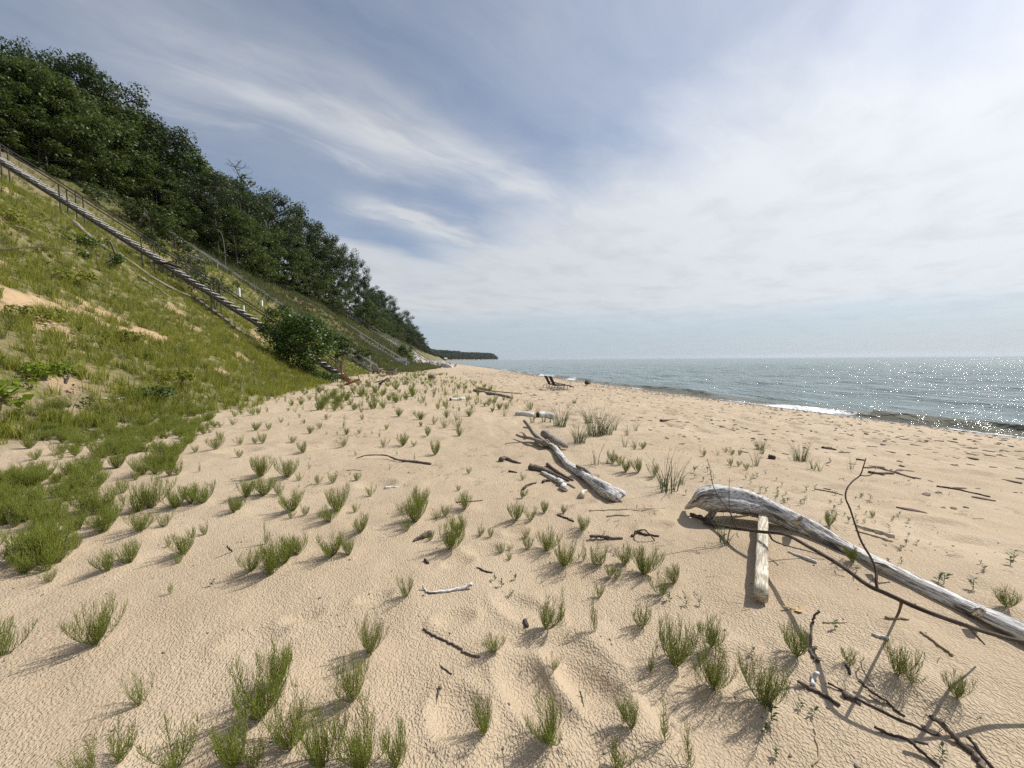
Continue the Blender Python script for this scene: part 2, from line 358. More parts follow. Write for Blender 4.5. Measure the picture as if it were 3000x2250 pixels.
class MB:
    def __init__(s): s.v = []; s.f = []; s.g = []
    def add(s, vs, fs, gs=None):
        b = len(s.v); s.v += [tuple(v) for v in vs]; s.f += [tuple(b + i for i in f) for f in fs]
        s.g += [tuple(x) for x in (gs or vs)]
        return s
    def tube(s, pts, rs, sides=7, cap=True, squash=1.0, rough=0.0, seed=0, prof=None, twist=0.0, ridge=0.0):
        pts = [Vector(p) for p in pts]; n = len(pts); rr = random.Random(seed)
        vs, gs, fs = [], [], []; L = 0
        T = (pts[1] - pts[0]).normalized()
        N = T.cross(Vector((0, 0, 1)));
        if N.length < 1e-3: N = T.cross(Vector((1, 0, 0)))
        N.normalize()
        ph = [rr.uniform(0, 6.28) for _ in range(6)]
        for i, p in enumerate(pts):
            t = (pts[min(i + 1, n - 1)] - pts[max(i - 1, 0)]).normalized()
            N = (N - t * N.dot(t)).normalized(); B = t.cross(N)
            if i: L += (p - pts[i - 1]).length
            r = rs[i] if isinstance(rs, (list, tuple)) else rs
            for k in range(sides):
                a = 2 * math.pi * k / sides + twist
                q = 1.0
                if prof: q = prof(a)
                if rough: q *= 1 + rough * (math.sin(3 * a + ph[0] + L * 2) * .5 + math.sin(5 * a + ph[1] + L * 5) * .3 + math.sin(2 * a + ph[2] - L * 7) * .4 + rr.uniform(-.35, .35))
                if ridge: q *= 1 + ridge * (math.sin(5 * a + L * 3.1 + ph[3]) * .5 + math.sin(9 * a - L * 2.3 + ph[4]) * .35 + math.sin(2 * a + L * 6 + ph[5]) * .5 + .5 * math.sin(L * 9 + ph[0]) * math.sin(3 * a))
                off = N * math.cos(a) * r * q + B * math.sin(a) * r * q * squash
                vs.append(p + off); gs.append((L, math.cos(a) * r, math.sin(a) * r))
        for i in range(n - 1):
            for k in range(sides):
                fs.append((i * sides + k, i * sides + (k + 1) % sides, (i + 1) * sides + (k + 1) % sides, (i + 1) * sides + k))
        if cap:
            fs.append(tuple(range(sides))[::-1]); fs.append(tuple((n - 1) * sides + k for k in range(sides)))
        return s.add(vs, fs, gs)
    def beam(s, a, b, w, h, upv=(0, 0, 1)):
        """rectangular bar from a to b, w across, h along upv"""
        a = Vector(a); b = Vector(b); t = (b - a).normalized(); u = Vector(upv)
        x = t.cross(u).normalized(); u = x.cross(t).normalized(); L = (b - a).length
        vs, gs = [], []
        for p, l in ((a, 0), (b, L)):
            for sx, su in ((-1, -1), (1, -1), (1, 1), (-1, 1)):
                vs.append(p + x * sx * w / 2 + u * su * h / 2); gs.append((l, sx * w / 2, su * h / 2))
        return s.add(vs, [(3, 2, 1, 0), (4, 5, 6, 7), (0, 1, 5, 4), (1, 2, 6, 5), (2, 3, 7, 6), (3, 0, 4, 7)], gs)
    def build(s, name, mat, parent=None, smooth_=False, loc=None):
        me = bpy.data.meshes.new(name)
        o0 = Vector(loc) if loc is not None else Vector((0, 0, 0))
        me.from_pydata([tuple(Vector(v) - o0) for v in s.v], [], s.f)
        a = me.attributes.new('grain', 'FLOAT_VECTOR', 'POINT')
        a.data.foreach_set('vector', [c for g in s.g for c in g])
        if smooth_: me.polygons.foreach_set('use_smooth', [True] * len(me.polygons))
        me.materials.append(mat)
        o = bpy.data.objects.new(name, me); COL.objects.link(o)
        if parent is not None: o.parent = parent
        elif loc is not None: o.location = o0
        return o

def empty(name, loc, label=None, cat=None, group=None):
    o = bpy.data.objects.new(name, None); COL.objects.link(o); o.location = loc; o.empty_display_size = .1
    return tag(o, label, cat, group)

def crom(pts, n):
    """smooth curve through points"""
    P = [Vector(p) for p in pts]
    if len(P) < 2: return P
    P = [P[0] * 2 - P[1]] + P + [P[-1] * 2 - P[-2]]
    out = []
    for i in range(1, len(P) - 2):
        for k in range(n):
            t = k / n
            a, b, c, d = P[i - 1], P[i], P[i + 1], P[i + 2]
            out.append(.5 * ((2 * b) + (c - a) * t + (2 * a - 5 * b + 4 * c - d) * t * t + (3 * b - a - 3 * c + d) * t ** 3))
    out.append(P[-2])
    return out

def lerp_list(vals, n):
    x = np.linspace(0, 1, n); xs = np.linspace(0, 1, len(vals))
    return list(np.interp(x, xs, vals))

# ------------------------------------------------------------------ terrain + water sheets
def veg_soil(x, y):
    b, s = bluff(x, y)
    n = fbm(x / 1.3 + 40, y / 1.5, 51, 4) + .38 * vn(x / .62, y / .62, 57)
    n2 = fbm(x / 5 + 7, y / 5, 61, 3)
    on = sstep(-1.1, .3, s)
    low = sstep(10, 1, s) * sstep(26, 18, y)         # sandier foot of the near slope
    veg = np.clip(sstep(-.30, .22, n + .56 + .28 * n2 - .22 * low + .25 * sstep(3.5, .5, s)), 0, 1) * on
    veg = np.where(y > 36, np.clip(veg + .45 * on, 0, 1) * on, veg)
    # grass reaching over the sand along the far beach edge
    edge = sstep(-9, -1, s) * sstep(46, 62, y) * sstep(-.2, .25, n + .25)
    veg = np.maximum(veg, edge * .85)
    soil = sstep(.26, .65, fbm(x / 3.3 + 90, y / 3.3, 71, 4) + .30 * sstep(10, 18, s) * sstep(75, 50, y)) * sstep(8, 14, s)
    soil = np.maximum(soil, sstep(18.5, 24, s))
    leftsoil = sstep(14, 8, y) * sstep(-1.5, 1.5, s) * sstep(-.2, .3, vn(x / 1.1, y / 1.1, 77))
    soil = np.maximum(soil, leftsoil * .8)
    veg = veg * (1 - .75 * soil * sstep(46, 36, y))
    return veg, soil, s

def build_terrain():
    th = np.concatenate([np.arange(-62, 84, .24), np.arange(84, 298, 2.0)]) 
    th = np.radians(th)
    r = np.concatenate([[0.02], .3 * 1.0112 ** np.arange(0, 905)])
    TH, RR = np.meshgrid(th, r)
    X = RR * np.sin(TH); Y = RR * np.cos(TH)
    Z = height(X.ravel(), Y.ravel()).reshape(X.shape)
    far = RR > 5000
    nr, na = X.shape
    V = np.stack([X, Y, Z], -1).reshape(-1, 3)
    i = np.arange(nr - 1)[:, None]; j = np.arange(na)[None, :]; j2 = (j + 1) % na
    Q = np.stack([i * na + j, (i + 1) * na + j, (i + 1) * na + j2, i * na + j2], -1).reshape(-1, 4)[:, ::-1]
    veg, soil, s = veg_soil(V[:, 0], V[:, 1])
    u = shoreX(V[:, 1]) - V[:, 0]
    un = u + .25 * vn(V[:, 0] * 1.5, V[:, 1] * .8, 81)
    wet = sstep(1.1, .35, un)
    slope = sstep(-.5, 2.5, s) * .85
    o = npmesh('terrain', V, Q, terrain_mat(), dict(veg=veg, soil=soil, wet=wet, slope=slope, range=np.hypot(V[:, 0], V[:, 1])), True)
    return tag(o, kind='structure')

def build_water():
    th = np.radians(np.arange(-14, 175, .2))
    r = np.concatenate([7 * 1.0062 ** np.arange(0, 640), np.geomspace(380, 6500, 60)])
    TH, RR = np.meshgrid(th, r)
    X = RR * np.sin(TH); Y = RR * np.cos(TH)
    u = X - shoreX(Y)
    fade = sstep(.3, 6, u) * (1 - sstep(90, 300, RR))
    Z = np.zeros_like(X)
    for (lx, ly, A, s) in ((7.1, 1.6, .055, 0), (4.3, -1.1, .035, 2), (2.6, .9, .02, 4), (11, 3, .05, 1), (1.7, .8, .012, 3)):
        L = math.hypot(lx, ly); kx, ky = lx / L, ly / L
        ph = 2 * math.pi * (X * kx + Y * ky) / L + 2.2 * vn(X / 9, Y / 14, 90 + s)
        Z += A * np.sin(ph) * fade * (1 + .8 * vn(X / 6, Y / 11, 95 + s))
    # breaker running along the shore
    c1 = 1.35 + .5 * vn(Y * 0, Y / 5, 101); amp = .24 * sstep(-.6, .35, vn(Y * 0 + 2, Y / 6.5, 102) + .25) * sstep(140, 40, Y)
    amp = np.where(Y < 13.5, .24, amp)
    ridge = np.exp(-((u - c1) / np.where(u < c1, .28, .65)) ** 2)
    Z += amp * ridge
    br = sstep(12.6, 14.2, Y) * sstep(20, 17.5, Y) + sstep(.1, .5, vn(Y * 0 + 5, Y / 4.2, 103)) * sstep(19, 26, Y)
    br = np.clip(br, 0, 1) * (1 - sstep(150, 260, Y))
    front = np.exp(-((u - c1 + .35) / .55) ** 2)
    swash = np.exp(-((u - .12 - .12 * vn(Y * 0 + 9, Y * 1.3, 104)) / .15) ** 2) * (.35 + .45 * sstep(-.2, .4, vn(Y * 0 + 1, Y / 2.7, 105)))
    foam = np.clip(front * br * .50 + swash * .74 + .33 * sstep(2.2, .3, u) * sstep(-.1, .5, vn(X * 1.1, Y * .6, 107)), 0, 1)
    foam = np.where(u < -.5, 0, foam)
    shal = sstep(4.0, .6, u)
    V = np.stack([X, Y, Z + WATER], -1).reshape(-1, 3)
    nr, na = X.shape
    i = np.arange(nr - 1)[:, None]; j = np.arange(na - 1)[None, :]
    Q = np.stack([i * na + j, (i + 1) * na + j, (i + 1) * na + j + 1, i * na + j + 1], -1).reshape(-1, 4)[:, ::-1]
    o = npmesh('water', V, Q, water_mat(), dict(foam=foam.ravel(), shallow=shal.ravel(), range=RR.ravel()), True)
    return tag(o, kind='structure')

build_terrain(); build_water()

# ------------------------------------------------------------------ plant templates
def strips(strands, width, sides=0):
    """strands: list of (points, w0, w1) -> quads; each strand a flat ribbon of its own random facing, or a 3-sided stem"""
    V, Q, T = [], [], []
    for (pts, w0, w1, tint) in strands:
        n = len(pts); b = len(V); a = R.uniform(0, 6.283)
        for i, p in enumerate(pts):
            t = i / (n - 1); w = w0 + (w1 - w0) * t
            if sides:
                for k in range(sides):
                    V.append((p[0] + math.cos(a + 6.283 * k / sides) * w, p[1] + math.sin(a + 6.283 * k / sides) * w, p[2])); T.append(tint)
            else:
                V.append((p[0] + math.cos(a) * w, p[1] + math.sin(a) * w, p[2])); V.append((p[0] - math.cos(a) * w, p[1] - math.sin(a) * w, p[2])); T += [tint, tint]
        m = sides or 2
        for i in range(n - 1):
            if sides:
                for k in range(sides): Q.append((b + i * m + k, b + i * m + (k + 1) % m, b + (i + 1) * m + (k + 1) % m, b + (i + 1) * m + k))
            else: Q.append((b + i * 2, b + i * 2 + 1, b + i * 2 + 3, b + i * 2 + 2))
    return np.array(V, np.float32), np.array(Q, np.int32), np.array(T, np.float32)

def horsetail(nmain, lean, bl, spread, seed, tall=0):
    """field horsetail, about 1 m tall before scaling: stems curving up from one base with whorls of upright branchlets"""
    rr = random.Random(seed); S = []
    for m in range(nmain):
        az = 6.283 * m / nmain + rr.uniform(-.5, .5)
        le = lean * rr.uniform(.35, 1.15); H = rr.uniform(.62, 1.0)
        if tall and m == 0: H = 1.0; le = lean * .35
        elif tall: H *= .62
        base = (rr.uniform(-.03, .03), rr.uniform(-.03, .03), -.03)
        stem = []
        for i in range(9):
            t = i / 8
            o = spread * le * (1 - (1 - t) ** 1.9)
            stem.append((base[0] + math.cos(az) * o, base[1] + math.sin(az) * o, base[2] + H * (t ** 1.12)))
        tint = rr.uniform(.0, .5)
        S.append((stem, .0075, .0035, tint))
        nw = int(9 + 8 * H)
        for w in range(nw):
            t = .06 + .86 * w / nw
            x = t * 8; i = min(7, int(x)); f = x - i
            p = [stem[i][k] * (1 - f) + stem[i + 1][k] * f for k in range(3)]
            for q in range(rr.choice((2, 3, 3))):
                a2 = rr.uniform(0, 6.283); L = bl * rr.uniform(.6, 1.2) * (1.25 - .85 * t)
                d = rr.uniform(.28, .5); zz = rr.uniform(.75, 1.0)
                pts = [tuple(p)]
                for j in range(1, 4):
                    tt = j / 3; o = L * d * (1 - (1 - tt) ** 2.2)
                    pts.append((p[0] + math.cos(a2) * o, p[1] + math.sin(a2) * o, p[2] + L * zz * tt ** 1.15))
                S.append((pts, .0050, .0030, rr.uniform(.2, 1)))
    return strips(S, 0, 3)

def blades(n, spread, h0, h1, w, bend, seed, segs=3):
    rr = random.Random(seed); S = []
    for i in range(n):
        a = rr.uniform(0, 6.283); r = spread * math.sqrt(rr.random()) * .45; H = rr.uniform(h0, h1)
        bx, by = math.cos(a) * r, math.sin(a) * r; a2 = a + rr.uniform(-.9, .9); o = bend * rr.uniform(.25, 1.2) * H
        pts = [(bx + math.cos(a2) * o * t ** 1.7, by + math.sin(a2) * o * t ** 1.7, -.02 + H * (t - .18 * bend * t * t)) for t in [k / segs for k in range(segs + 1)]]
        S.append((pts, w, w * .25, rr.random()))
    return strips(S, 0, 0)

TPL = dict(
    b=[horsetail(8, 1.0, .42, .48, s) for s in (1, 2, 3, 4)],
    B=[horsetail(13, 1.15, .42, .55, s) for s in (5, 6, 7)],
    f=[horsetail(5, 1.0, .34, .42, s) for s in (8, 9, 10)],
    s=[horsetail(2, .55, .27, .25, s, 1) for s in (11, 12, 13)],
    t=[horsetail(2, .7, .4, .3, s) for s in (14, 15)],
    m=[blades(80, .50, .28, 1.12, .0078, .62, s, 5) for s in (21, 22, 23)],
    n=[blades(17, .26, .4, 1.1, .0090, .60, s, 5) for s in (24, 25, 26)],
)
MESH = {}
def tpl_mesh(kind, i, name, mat):
    k = (kind, i)
    if k not in MESH:
        v, q, t = TPL[kind][i]
        o = npmesh(name, v, q, mat, dict(tint=t)); MESH[k] = o.data
        bpy.data.objects.remove(o)
    return MESH[k]

LM = [('the curved pale stick', 1310, 1730), ('the dark rotten twig', 1325, 1880), ('the squared driftwood post', 2230, 1640), ('the bleached arching log', 2480, 1610),
      ('the forked pale log', 1680, 1340), ('the thin bent branch', 1150, 1345), ('the white birch log', 1340, 1168), ('the pair of dark loungers', 1630, 1130),
      ('the reddish beach chair', 1017, 1105), ('the horsetail patch', 150, 1520), ('the big grass clump', 1955, 1440), ('the grassy slope foot', 600, 1235),
      ('the weathered planks', 1420, 1145), ('the half buried wood', 1236, 1575), ('the level dark stick', 1775, 1572), ('the sandy footprints', 830, 1830), ('the flaky white stick', 2385, 2000),
      ('the crossed long sticks', 2620, 2110), ('the bone white chip', 1142, 1427), ('the grey birch log end', 1520, 1212), ('the tan oak leaf', 2330, 1783)]
ORD = ['', 'second ', 'third ', 'fourth ', 'fifth ', 'sixth ', 'seventh ', 'eighth ', 'ninth ', 'tenth ', 'eleventh ', 'twelfth ', 'thirteenth ', 'fourteenth ', 'fifteenth ', 'sixteenth ', 'seventeenth ', 'eighteenth ', 'nineteenth ', 'twentieth ']
def auto_label(items, noun, lms):
    """items: (obj, px, py, adjective); the label names the nearest landmark, the side of it and the rank there"""
    by = {}
    for o, px, py, adj in items:
        d, n, dx, dy = min((math.hypot((px - x), (py - y) * 1.3), n, px - x, py - y) for n, x, y in lms)
        side = ('right of' if dx > 0 else 'left of') if abs(dx) > abs(dy) * 1.1 else ('in front of' if dy > 0 else 'behind')
        by.setdefault((n, side), []).append((d, o, adj))
    for (n, side), L in by.items():
        L.sort(key=lambda q: q[0])
        for i, (d, o, adj) in enumerate(L):
            o['label'] = f'{adj} {noun} {side} {n}, {ORD[min(i, 19)]}nearest to it'

# ------------------------------------------------------------------ horsetails (px, py of base, height in px, form)

ADJ = dict(b='bushy', B='dense full', f='sparse', s='slender upright', t='tiny')
items = []
SUNAZ = rad(77.6)
for (px, py, hh, kd) in TUFTS:
    p = at(px, min(py, 2330)); d = depth_of(p)
    i = R.randrange(len(TPL[kd]))
    o = bpy.data.objects.new('horsetail', tpl_mesh(kd, i, 'horsetail', M['horse'])); COL.objects.link(o)
    big_ = hh > 95
    sc = hh * (.94 if big_ else 1.08) * d / F
    if 900 < px < 1230 and py < 1200: sc *= 1.35
    w = {'b': .98, 'B': .86, 'f': 1.05, 's': 1.0, 't': 1.2}[kd] * (.84 if big_ else 1) * R.uniform(.85, 1.12)
    o.location = p; o.scale = (sc * w, sc * w, sc)
    o.rotation_euler = (R.uniform(-.1, .1), R.uniform(-.12, .16), R.uniform(0, 6.28))
    tag(o, 'x', 'horsetail', 'horsetail tufts growing out of the sand')
    adj = ADJ[kd] if hh < 95 else ('large ' + ADJ[kd] if kd in 'bB' else 'tall ' + ADJ[kd])
    items.append((o, px, py, adj))
auto_label(items, 'horsetail tuft', LM)

# dune grass
MG = """1639 1250 72 m;1697 1297 68 m;1745 1277 98 m;1772 1272 80 m;1559 1239 52 n;1592 1236 46 n;1742 1362 82 n;1829 1310 46 n;1838 1276 42 n;1953 1443 120 n;1971 1436 110 n;1940 1425 80 n;2123 1594 112 n;1682 1182 20 m;1665 1195 22 n;1478 1220 42 n;
1340 1230 50 n;2103 1333 26 n;2345 1351 64 m;2384 1375 50 n;2403 1380 42 n;2491 1375 50 n;2215 1365 62 n;2232 1330 55 n;2225 1317 38 m;1186 1127 27 m;1610 1238 40 n;1540 1215 34 n;1575 1212 30 n;1800 1260 46 n;1862 1262 40 n;1780 1358 40 n;2000 1420 44 n;1725 1240 40 m;1660 1228 40 n;1860 1308 40 n"""
items = []
for e in MG.replace('\n', '').split(';'):
    px, py, hh, kd = e.split(); px, py, hh = float(px), float(py), float(hh)
    p = at(px, py); d = depth_of(p)
    o = bpy.data.objects.new('dune_grass', tpl_mesh(kd, R.randrange(3), 'dune_grass', M['marram'])); COL.objects.link(o)
    sc = hh * 1.12 * d / F
    o.location = p; o.scale = (sc, sc, sc); o.rotation_euler = (0, R.uniform(-.05, .12), R.uniform(0, 6.28))
    tag(o, 'x', 'dune grass', 'dune grass clumps on the open sand')
    items.append((o, px, py, 'thick' if kd == 'm' else 'thin wispy'))
auto_label(items, 'dune grass clump', LM)

# seedlings
def seedling(seed):
    rr = random.Random(seed); V, Q, T = [], [], []
    def leaf(p, az, L, w, rise):
        b = len(V); c, s = math.cos(az), math.sin(az)
        for (u, v, z) in ((0, 0, 0), (.45, w, rise * .6), (1, 0, rise), (.45, -w, rise * .6)):
            V.append((p[0] + L * (c * u - s * v), p[1] + L * (s * u + c * v), p[2] + L * z)); T.append(rr.random())
        Q.append((b, b + 1, b + 2, b + 3))
    for lev in range(4):
        z = .2 + lev * .22
        for k in range(3): leaf((rr.uniform(-.05, .05), rr.uniform(-.05, .05), z), rr.uniform(0, 6.28), rr.uniform(.3, .5), .26, rr.uniform(.1, .7))
    s = strips([([(0, 0, -.05), (.02, .01, .5), (0, .02, .95)], .03, .015, .3)], 0, 3)
    b = len(V); V += [tuple(x) for x in s[0]]; Q += [tuple(int(i) + b for i in q) for q in s[1]]; T += list(s[2])
    return np.array(V, np.float32), np.array(Q, np.int32), np.array(T, np.float32)
TPL['k'] = [seedling(s) for s in (1, 2, 3)]
rk = random.Random(5)
SD = [(2445, 1842, 34), (622, 1717, 28), (2851, 1728, 52), (2275, 2218, 36), (2385, 2092, 36), (2345, 2077, 30), (2760, 2217, 44), (2207, 1909, 25), (2260, 2110, 60), (2240, 2150, 40), (2500, 1655, 20), (2765, 1712, 50), (2960, 1655, 40), (2970, 1640, 40),
      (2750, 1705, 40), (1960, 1760, 30), (2010, 1775, 28), (2050, 1775, 26), (1450, 1700, 24), (1470, 1720, 30), (1510, 1700, 24), (1500, 1745, 24), (1545, 1450, 18), (1770, 1566, 14), (2640, 1650, 20), (2060, 1410, 20), (2010, 1450, 20)]
for k in range(60):
    t = rk.random(); x = 2060 + 560 * t + rk.uniform(-60, 60); y = 1400 + 130 * t + rk.uniform(-40, 45)
    SD.append((x, y, rk.uniform(12, 24)))
for k in range(14): SD.append((rk.uniform(2480, 2900), rk.uniform(1560, 1680), rk.uniform(14, 26)))
for (px, py, hh) in SD:
    hh *= .75
    if py > 1440 + (px - 2160) * .49 and px > 2060 and py < 1700 and (px, py) not in ((2500, 1655),): 
        if py - (1440 + (px - 2160) * .49) < 40: continue
    p = at(px, py); d = depth_of(p)
    o = bpy.data.objects.new('seedling', tpl_mesh('k', rk.randrange(3), 'seedling', M['sumac'])); COL.objects.link(o)
    sc = hh * d / F; o.location = p; o.scale = (sc,) * 3; o.rotation_euler = (0, 0, rk.uniform(0, 6.28))
    tag(o, 'tiny green leafy seedling sprouting from the bare sand', 'seedling', 'sea rocket seedlings sprouting from the sand')

# ------------------------------------------------------------------ uncountable green: slope cover, dense patch, beach sprigs
def scatter(name, tpls, P, sc, mat, tintshift=None, hs=None):
    Vs, Qs, Ts, base = [], [], [], 0
    idx = NR.randint(0, len(tpls), len(P)); yaw = NR.uniform(0, 6.283, len(P))
    for k, (tv, tq, tt) in enumerate(tpls):
        m = idx == k
        if not m.any(): continue
        c, s = np.cos(yaw[m])[:, None], np.sin(yaw[m])[:, None]; S = sc[m][:, None]
        H = S if hs is None else S * hs[m][:, None]
        x = (tv[:, 0] * c - tv[:, 1] * s) * S + P[m, 0:1]; y = (tv[:, 0] * s + tv[:, 1] * c) * S + P[m, 1:2]; z = tv[:, 2] * H + P[m, 2:3]
        n = m.sum(); nv = len(tv)
        Vs.append(np.stack([x, y, z], -1).reshape(-1, 3))
        Qs.append((tq[None] + (np.arange(n) * nv)[:, None, None] + base).reshape(-1, 4)); base += n * nv
        t = np.repeat(tt[None], n, 0)
        if tintshift is not None: t = np.clip(t * .55 + tintshift[m][:, None], 0, 1)
        Ts.append(t.ravel())
    return npmesh(name, np.concatenate(Vs), np.concatenate(Qs), mat, dict(tint=np.concatenate(Ts)))

def cand(n, x0, x1, y0, y1, keep):
    x = NR.uniform(x0, x1, n); y = NR.uniform(y0, y1, n)
    k = keep(x, y); x, y = x[k], y[k]
    return np.stack([x, y, height(x, y)], -1)

def inpoly(px, py, poly):
    c = np.zeros(len(px), bool); j = len(poly) - 1
    for i in range(len(poly)):
        xi, yi = poly[i]; xj, yj = poly[j]
        c ^= ((yi > py) != (yj > py)) & (px < (xj - xi) * (py - yi) / (yj - yi + 1e-9) + xi); j = i
    return c
gt = [blades(20, .6, .5, 1.0, .021, .35, s, 2) for s in range(31, 37)]
gth = [horsetail(4, 1.0, .4, .45, s) for s in (41, 42)]
def k1(x, y):
    v, so, s = veg_soil(x, y)
    e = NR.uniform(0, 1, len(x))
    return (s > -1.1) & (s < 27) & (e < np.clip(v * 1.05, 0, 1) * (1 - .55 * so) * np.clip(1.25 - np.hypot(x, y) / 60, .25, 1)) & (v > .12)
P = cand(40000, -36, -4.5, 4, 46, k1)
ts = .25 + .35 * fbm(P[:, 0] / 2.3, P[:, 1] / 2.3, 131, 3) + .25 * sstep(12, 2, toeX(P[:, 1]) - P[:, 0])
o = scatter('slope_grass', gt, P, NR.uniform(.2, .46, len(P)), M['slope'], ts); tag(o, 'bright green grass and horsetail covering the near sandy slope', 'grass', kind='stuff')
def k2(x, y):
    v, so, s = veg_soil(x, y)
    return (s > -3) & (s < 30) & (NR.uniform(0, 1, len(x)) < v * (1 - .5 * so) + .05) & ((s > 0) | (NR.uniform(0, 1, len(x)) < .5))
P = cand(17000, -38, -4, 46, 150, k2)
ts = .2 + .5 * vn(P[:, 0] / 4, P[:, 1] / 4, 133)
o = scatter('far_slope_grass', [blades(14, .7, .5, 1.0, .035, .4, s, 2) for s in (51, 52, 53)], P, NR.uniform(.45, .9, len(P)), M['slopefar'], ts); tag(o, 'duller dune grass covering the bluff face beyond the long stairs', 'grass', kind='stuff')
POLY = [(1206, 1024), (1222, 1026), (1262, 1040), (1300, 1053), (1334, 1066), (1324, 1074), (1285, 1072), (1250, 1065), (1206, 1062)]
notrock = lambda x, y: ~inpoly(*project(np.stack([x, y, height(x, y) + .4], -1))[:2], POLY)
P = cand(12000, -60, 6, 150, 420, lambda x, y: (toeX(y) - x > -6) & (toeX(y) - x < 34) & notrock(x, y))
o = scatter('distant_slope_grass', [blades(9, 1.3, .5, 1.0, .09, .5, s, 2) for s in (54, 55)], P, NR.uniform(.6, 1.2, len(P)), M['slopefar'], .3 + .4 * vn(P[:, 0] / 8, P[:, 1] / 8, 134)); tag(o, kind='stuff', label='pale dune grass on the far receding bluff face', cat='grass')
# beach strip of dune grass at the far foot of the bluff
def k3(x, y):
    s = toeX(y) - x
    return (s > -9 + (90 - y) * .12) & (s < 1) & (NR.uniform(0, 1, len(x)) < .75)
P = cand(3200, -9, 2, 52, 105, lambda x, y: k3(x, y) & notrock(x, y))
o = scatter('beach_grass_strip', [blades(14, .7, .5, 1.0, .03, .4, s, 2) for s in (56, 57)], P, NR.uniform(.4, .7, len(P)), M['slopefar'], NR.uniform(.1, .4, len(P))); tag(o, 'band of dune grass between the far beach and the bluff', 'grass', kind='stuff')

DENSE = [(-300, 1740), (-300, 1230), (0, 1230), (200, 1200), (400, 1180), (590, 1190), (620, 1215), (560, 1270), (470, 1275), (300, 1285), (150, 1300), (330, 1330), (540, 1305), (545, 1340), (470, 1395), (330, 1400), (335, 1490), (250, 1560), (170, 1640), (60, 1690)]
GAP = [(-50, 1310), (120, 1300), (250, 1300), (180, 1345), (120, 1375), (0, 1400)]
def k4(x, y):
    q = project(np.stack([x, y, height(x, y)], -1))
    jx, jy = NR.normal(0, 45, len(x)), NR.normal(0, 26, len(x))
    return (q[2] > .5) & inpoly(q[0] + jx, q[1] + jy, DENSE) & ~(inpoly(q[0], q[1], GAP) & (NR.uniform(0, 1, len(x)) < .85)) & (fbm(x / .45, y / .45, 141, 2) > -.12)
P = cand(7500, -12, -1.2, 2.2, 13, k4)[:520]
o = scatter('horsetail_patch', TPL['b'] + TPL['f'] + TPL['B'], P, NR.uniform(.13, .32, len(P)), M['horse'], .42 + NR.uniform(0, .3, len(P))); tag(o, 'dense patch of horsetail spilling from the slope onto the sand', 'horsetail', kind='stuff')
SPR = [(820, 1110), (1000, 1085), (1150, 1085), (1300, 1095), (1420, 1125), (1560, 1190), (1560, 1225), (1300, 1200), (1000, 1205), (700, 1230), (640, 1230)]
def k5(x, y):
    q = project(np.stack([x, y, height(x, y)], -1))
    return (q[2] > .5) & inpoly(q[0], q[1], SPR) & (fbm(x / 2.4, y / 2.4, 143, 2) > -.15)
P = cand(14000, -10, 6, 12, 75, k5)[:1150]
o = scatter('beach_sprigs', TPL['f'] + TPL['s'] + TPL['n'], P, NR.uniform(.14, .36, len(P)), M['horse'], .2 + NR.uniform(0, .35, len(P))); tag(o, 'thin scatter of tiny green sprigs over the far sand', 'sprigs', kind='stuff')
P = cand(5200, -34, -5, 5, 46, lambda x, y: k1(x, y) & (fbm(x / 2.1, y / 2.1, 161, 2) > .05))[:1300]
o = scatter('slope_weeds', TPL['k'], P, NR.uniform(.12, .28, len(P)), M['maple'], NR.uniform(.2, .7, len(P))); tag(o, 'broad leafed weeds mixed into the near slope grass', 'weeds', kind='stuff')
P = cand(2600, -34, -5, 5, 46, k1)[:700]
o = scatter('tall_slope_grass', TPL['n'], P, NR.uniform(.4, .8, len(P)), M['slopefar'], NR.uniform(.2, .6, len(P))); tag(o, 'tall wispy grass stems on the near slope', 'grass', kind='stuff')
# dead stalks and litter on the slope
def k6(x, y):
    v, so, s = veg_soil(x, y); return (s > -1) & (s < 26) & (NR.uniform(0, 1, len(x)) < .15 + .85 * so)
P = cand(5200, -34, -4, 4, 60, k6); P[:, 2] += .02
ltr = []
for s in (61, 62, 63):
    rr = random.Random(s); S = []
    for i in range(7):
        a = rr.uniform(0, 6.28); x, y = rr.uniform(-.5, .5), rr.uniform(-.5, .5); L = rr.uniform(.3, .9)
        S.append(([(x, y, .02), (x + math.cos(a) * L * .5, y + math.sin(a) * L * .5, rr.uniform(.03, .2)), (x + math.cos(a) * L, y + math.sin(a) * L, rr.uniform(0, .2))], .012, .006, rr.random()))
    ltr.append(strips(S, 0, 0))
o = scatter('plant_litter', ltr, P, NR.uniform(.4, .9, len(P)), M['drygrass'], NR.uniform(0, .5, len(P))); tag(o, 'dead stalks and litter lying on the slope', 'litter', kind='stuff')

# pebbles and twig scraps on the open beach
def stone(seed):
    rr = random.Random(seed); V = []
    for (z, r) in ((-.1, .9), (.3, 1.0), (.5, .6)):
        for k in range(6): a = 6.283 * k / 6; q = r * rr.uniform(.8, 1.15); V.append((math.cos(a) * q, math.sin(a) * q * .75, z * rr.uniform(.8, 1.1)))
    Q = [(i * 6 + k, i * 6 + (k + 1) % 6, (i + 1) * 6 + (k + 1) % 6, (i + 1) * 6 + k) for i in range(2) for k in range(6)] + [(12, 13, 14, 15), (12, 15, 16, 17)]
    return np.array(V, np.float32), np.array(Q, np.int32), np.full(18, .5, np.float32)
def k7(x, y):
    u = shoreX(y) - x
    w = np.exp(-((u - .7) / .5) ** 2) + .55 * np.exp(-((u - 3.2) / 1.3) ** 2) * sstep(-.3, .4, vn(x / 2, y / 3, 151)) + .03
    return (u > .1) & (u < 12) & (NR.uniform(0, 1, len(x)) < w)
P = cand(26000, 2, 19, 3, 75, k7); P = P[:5200]
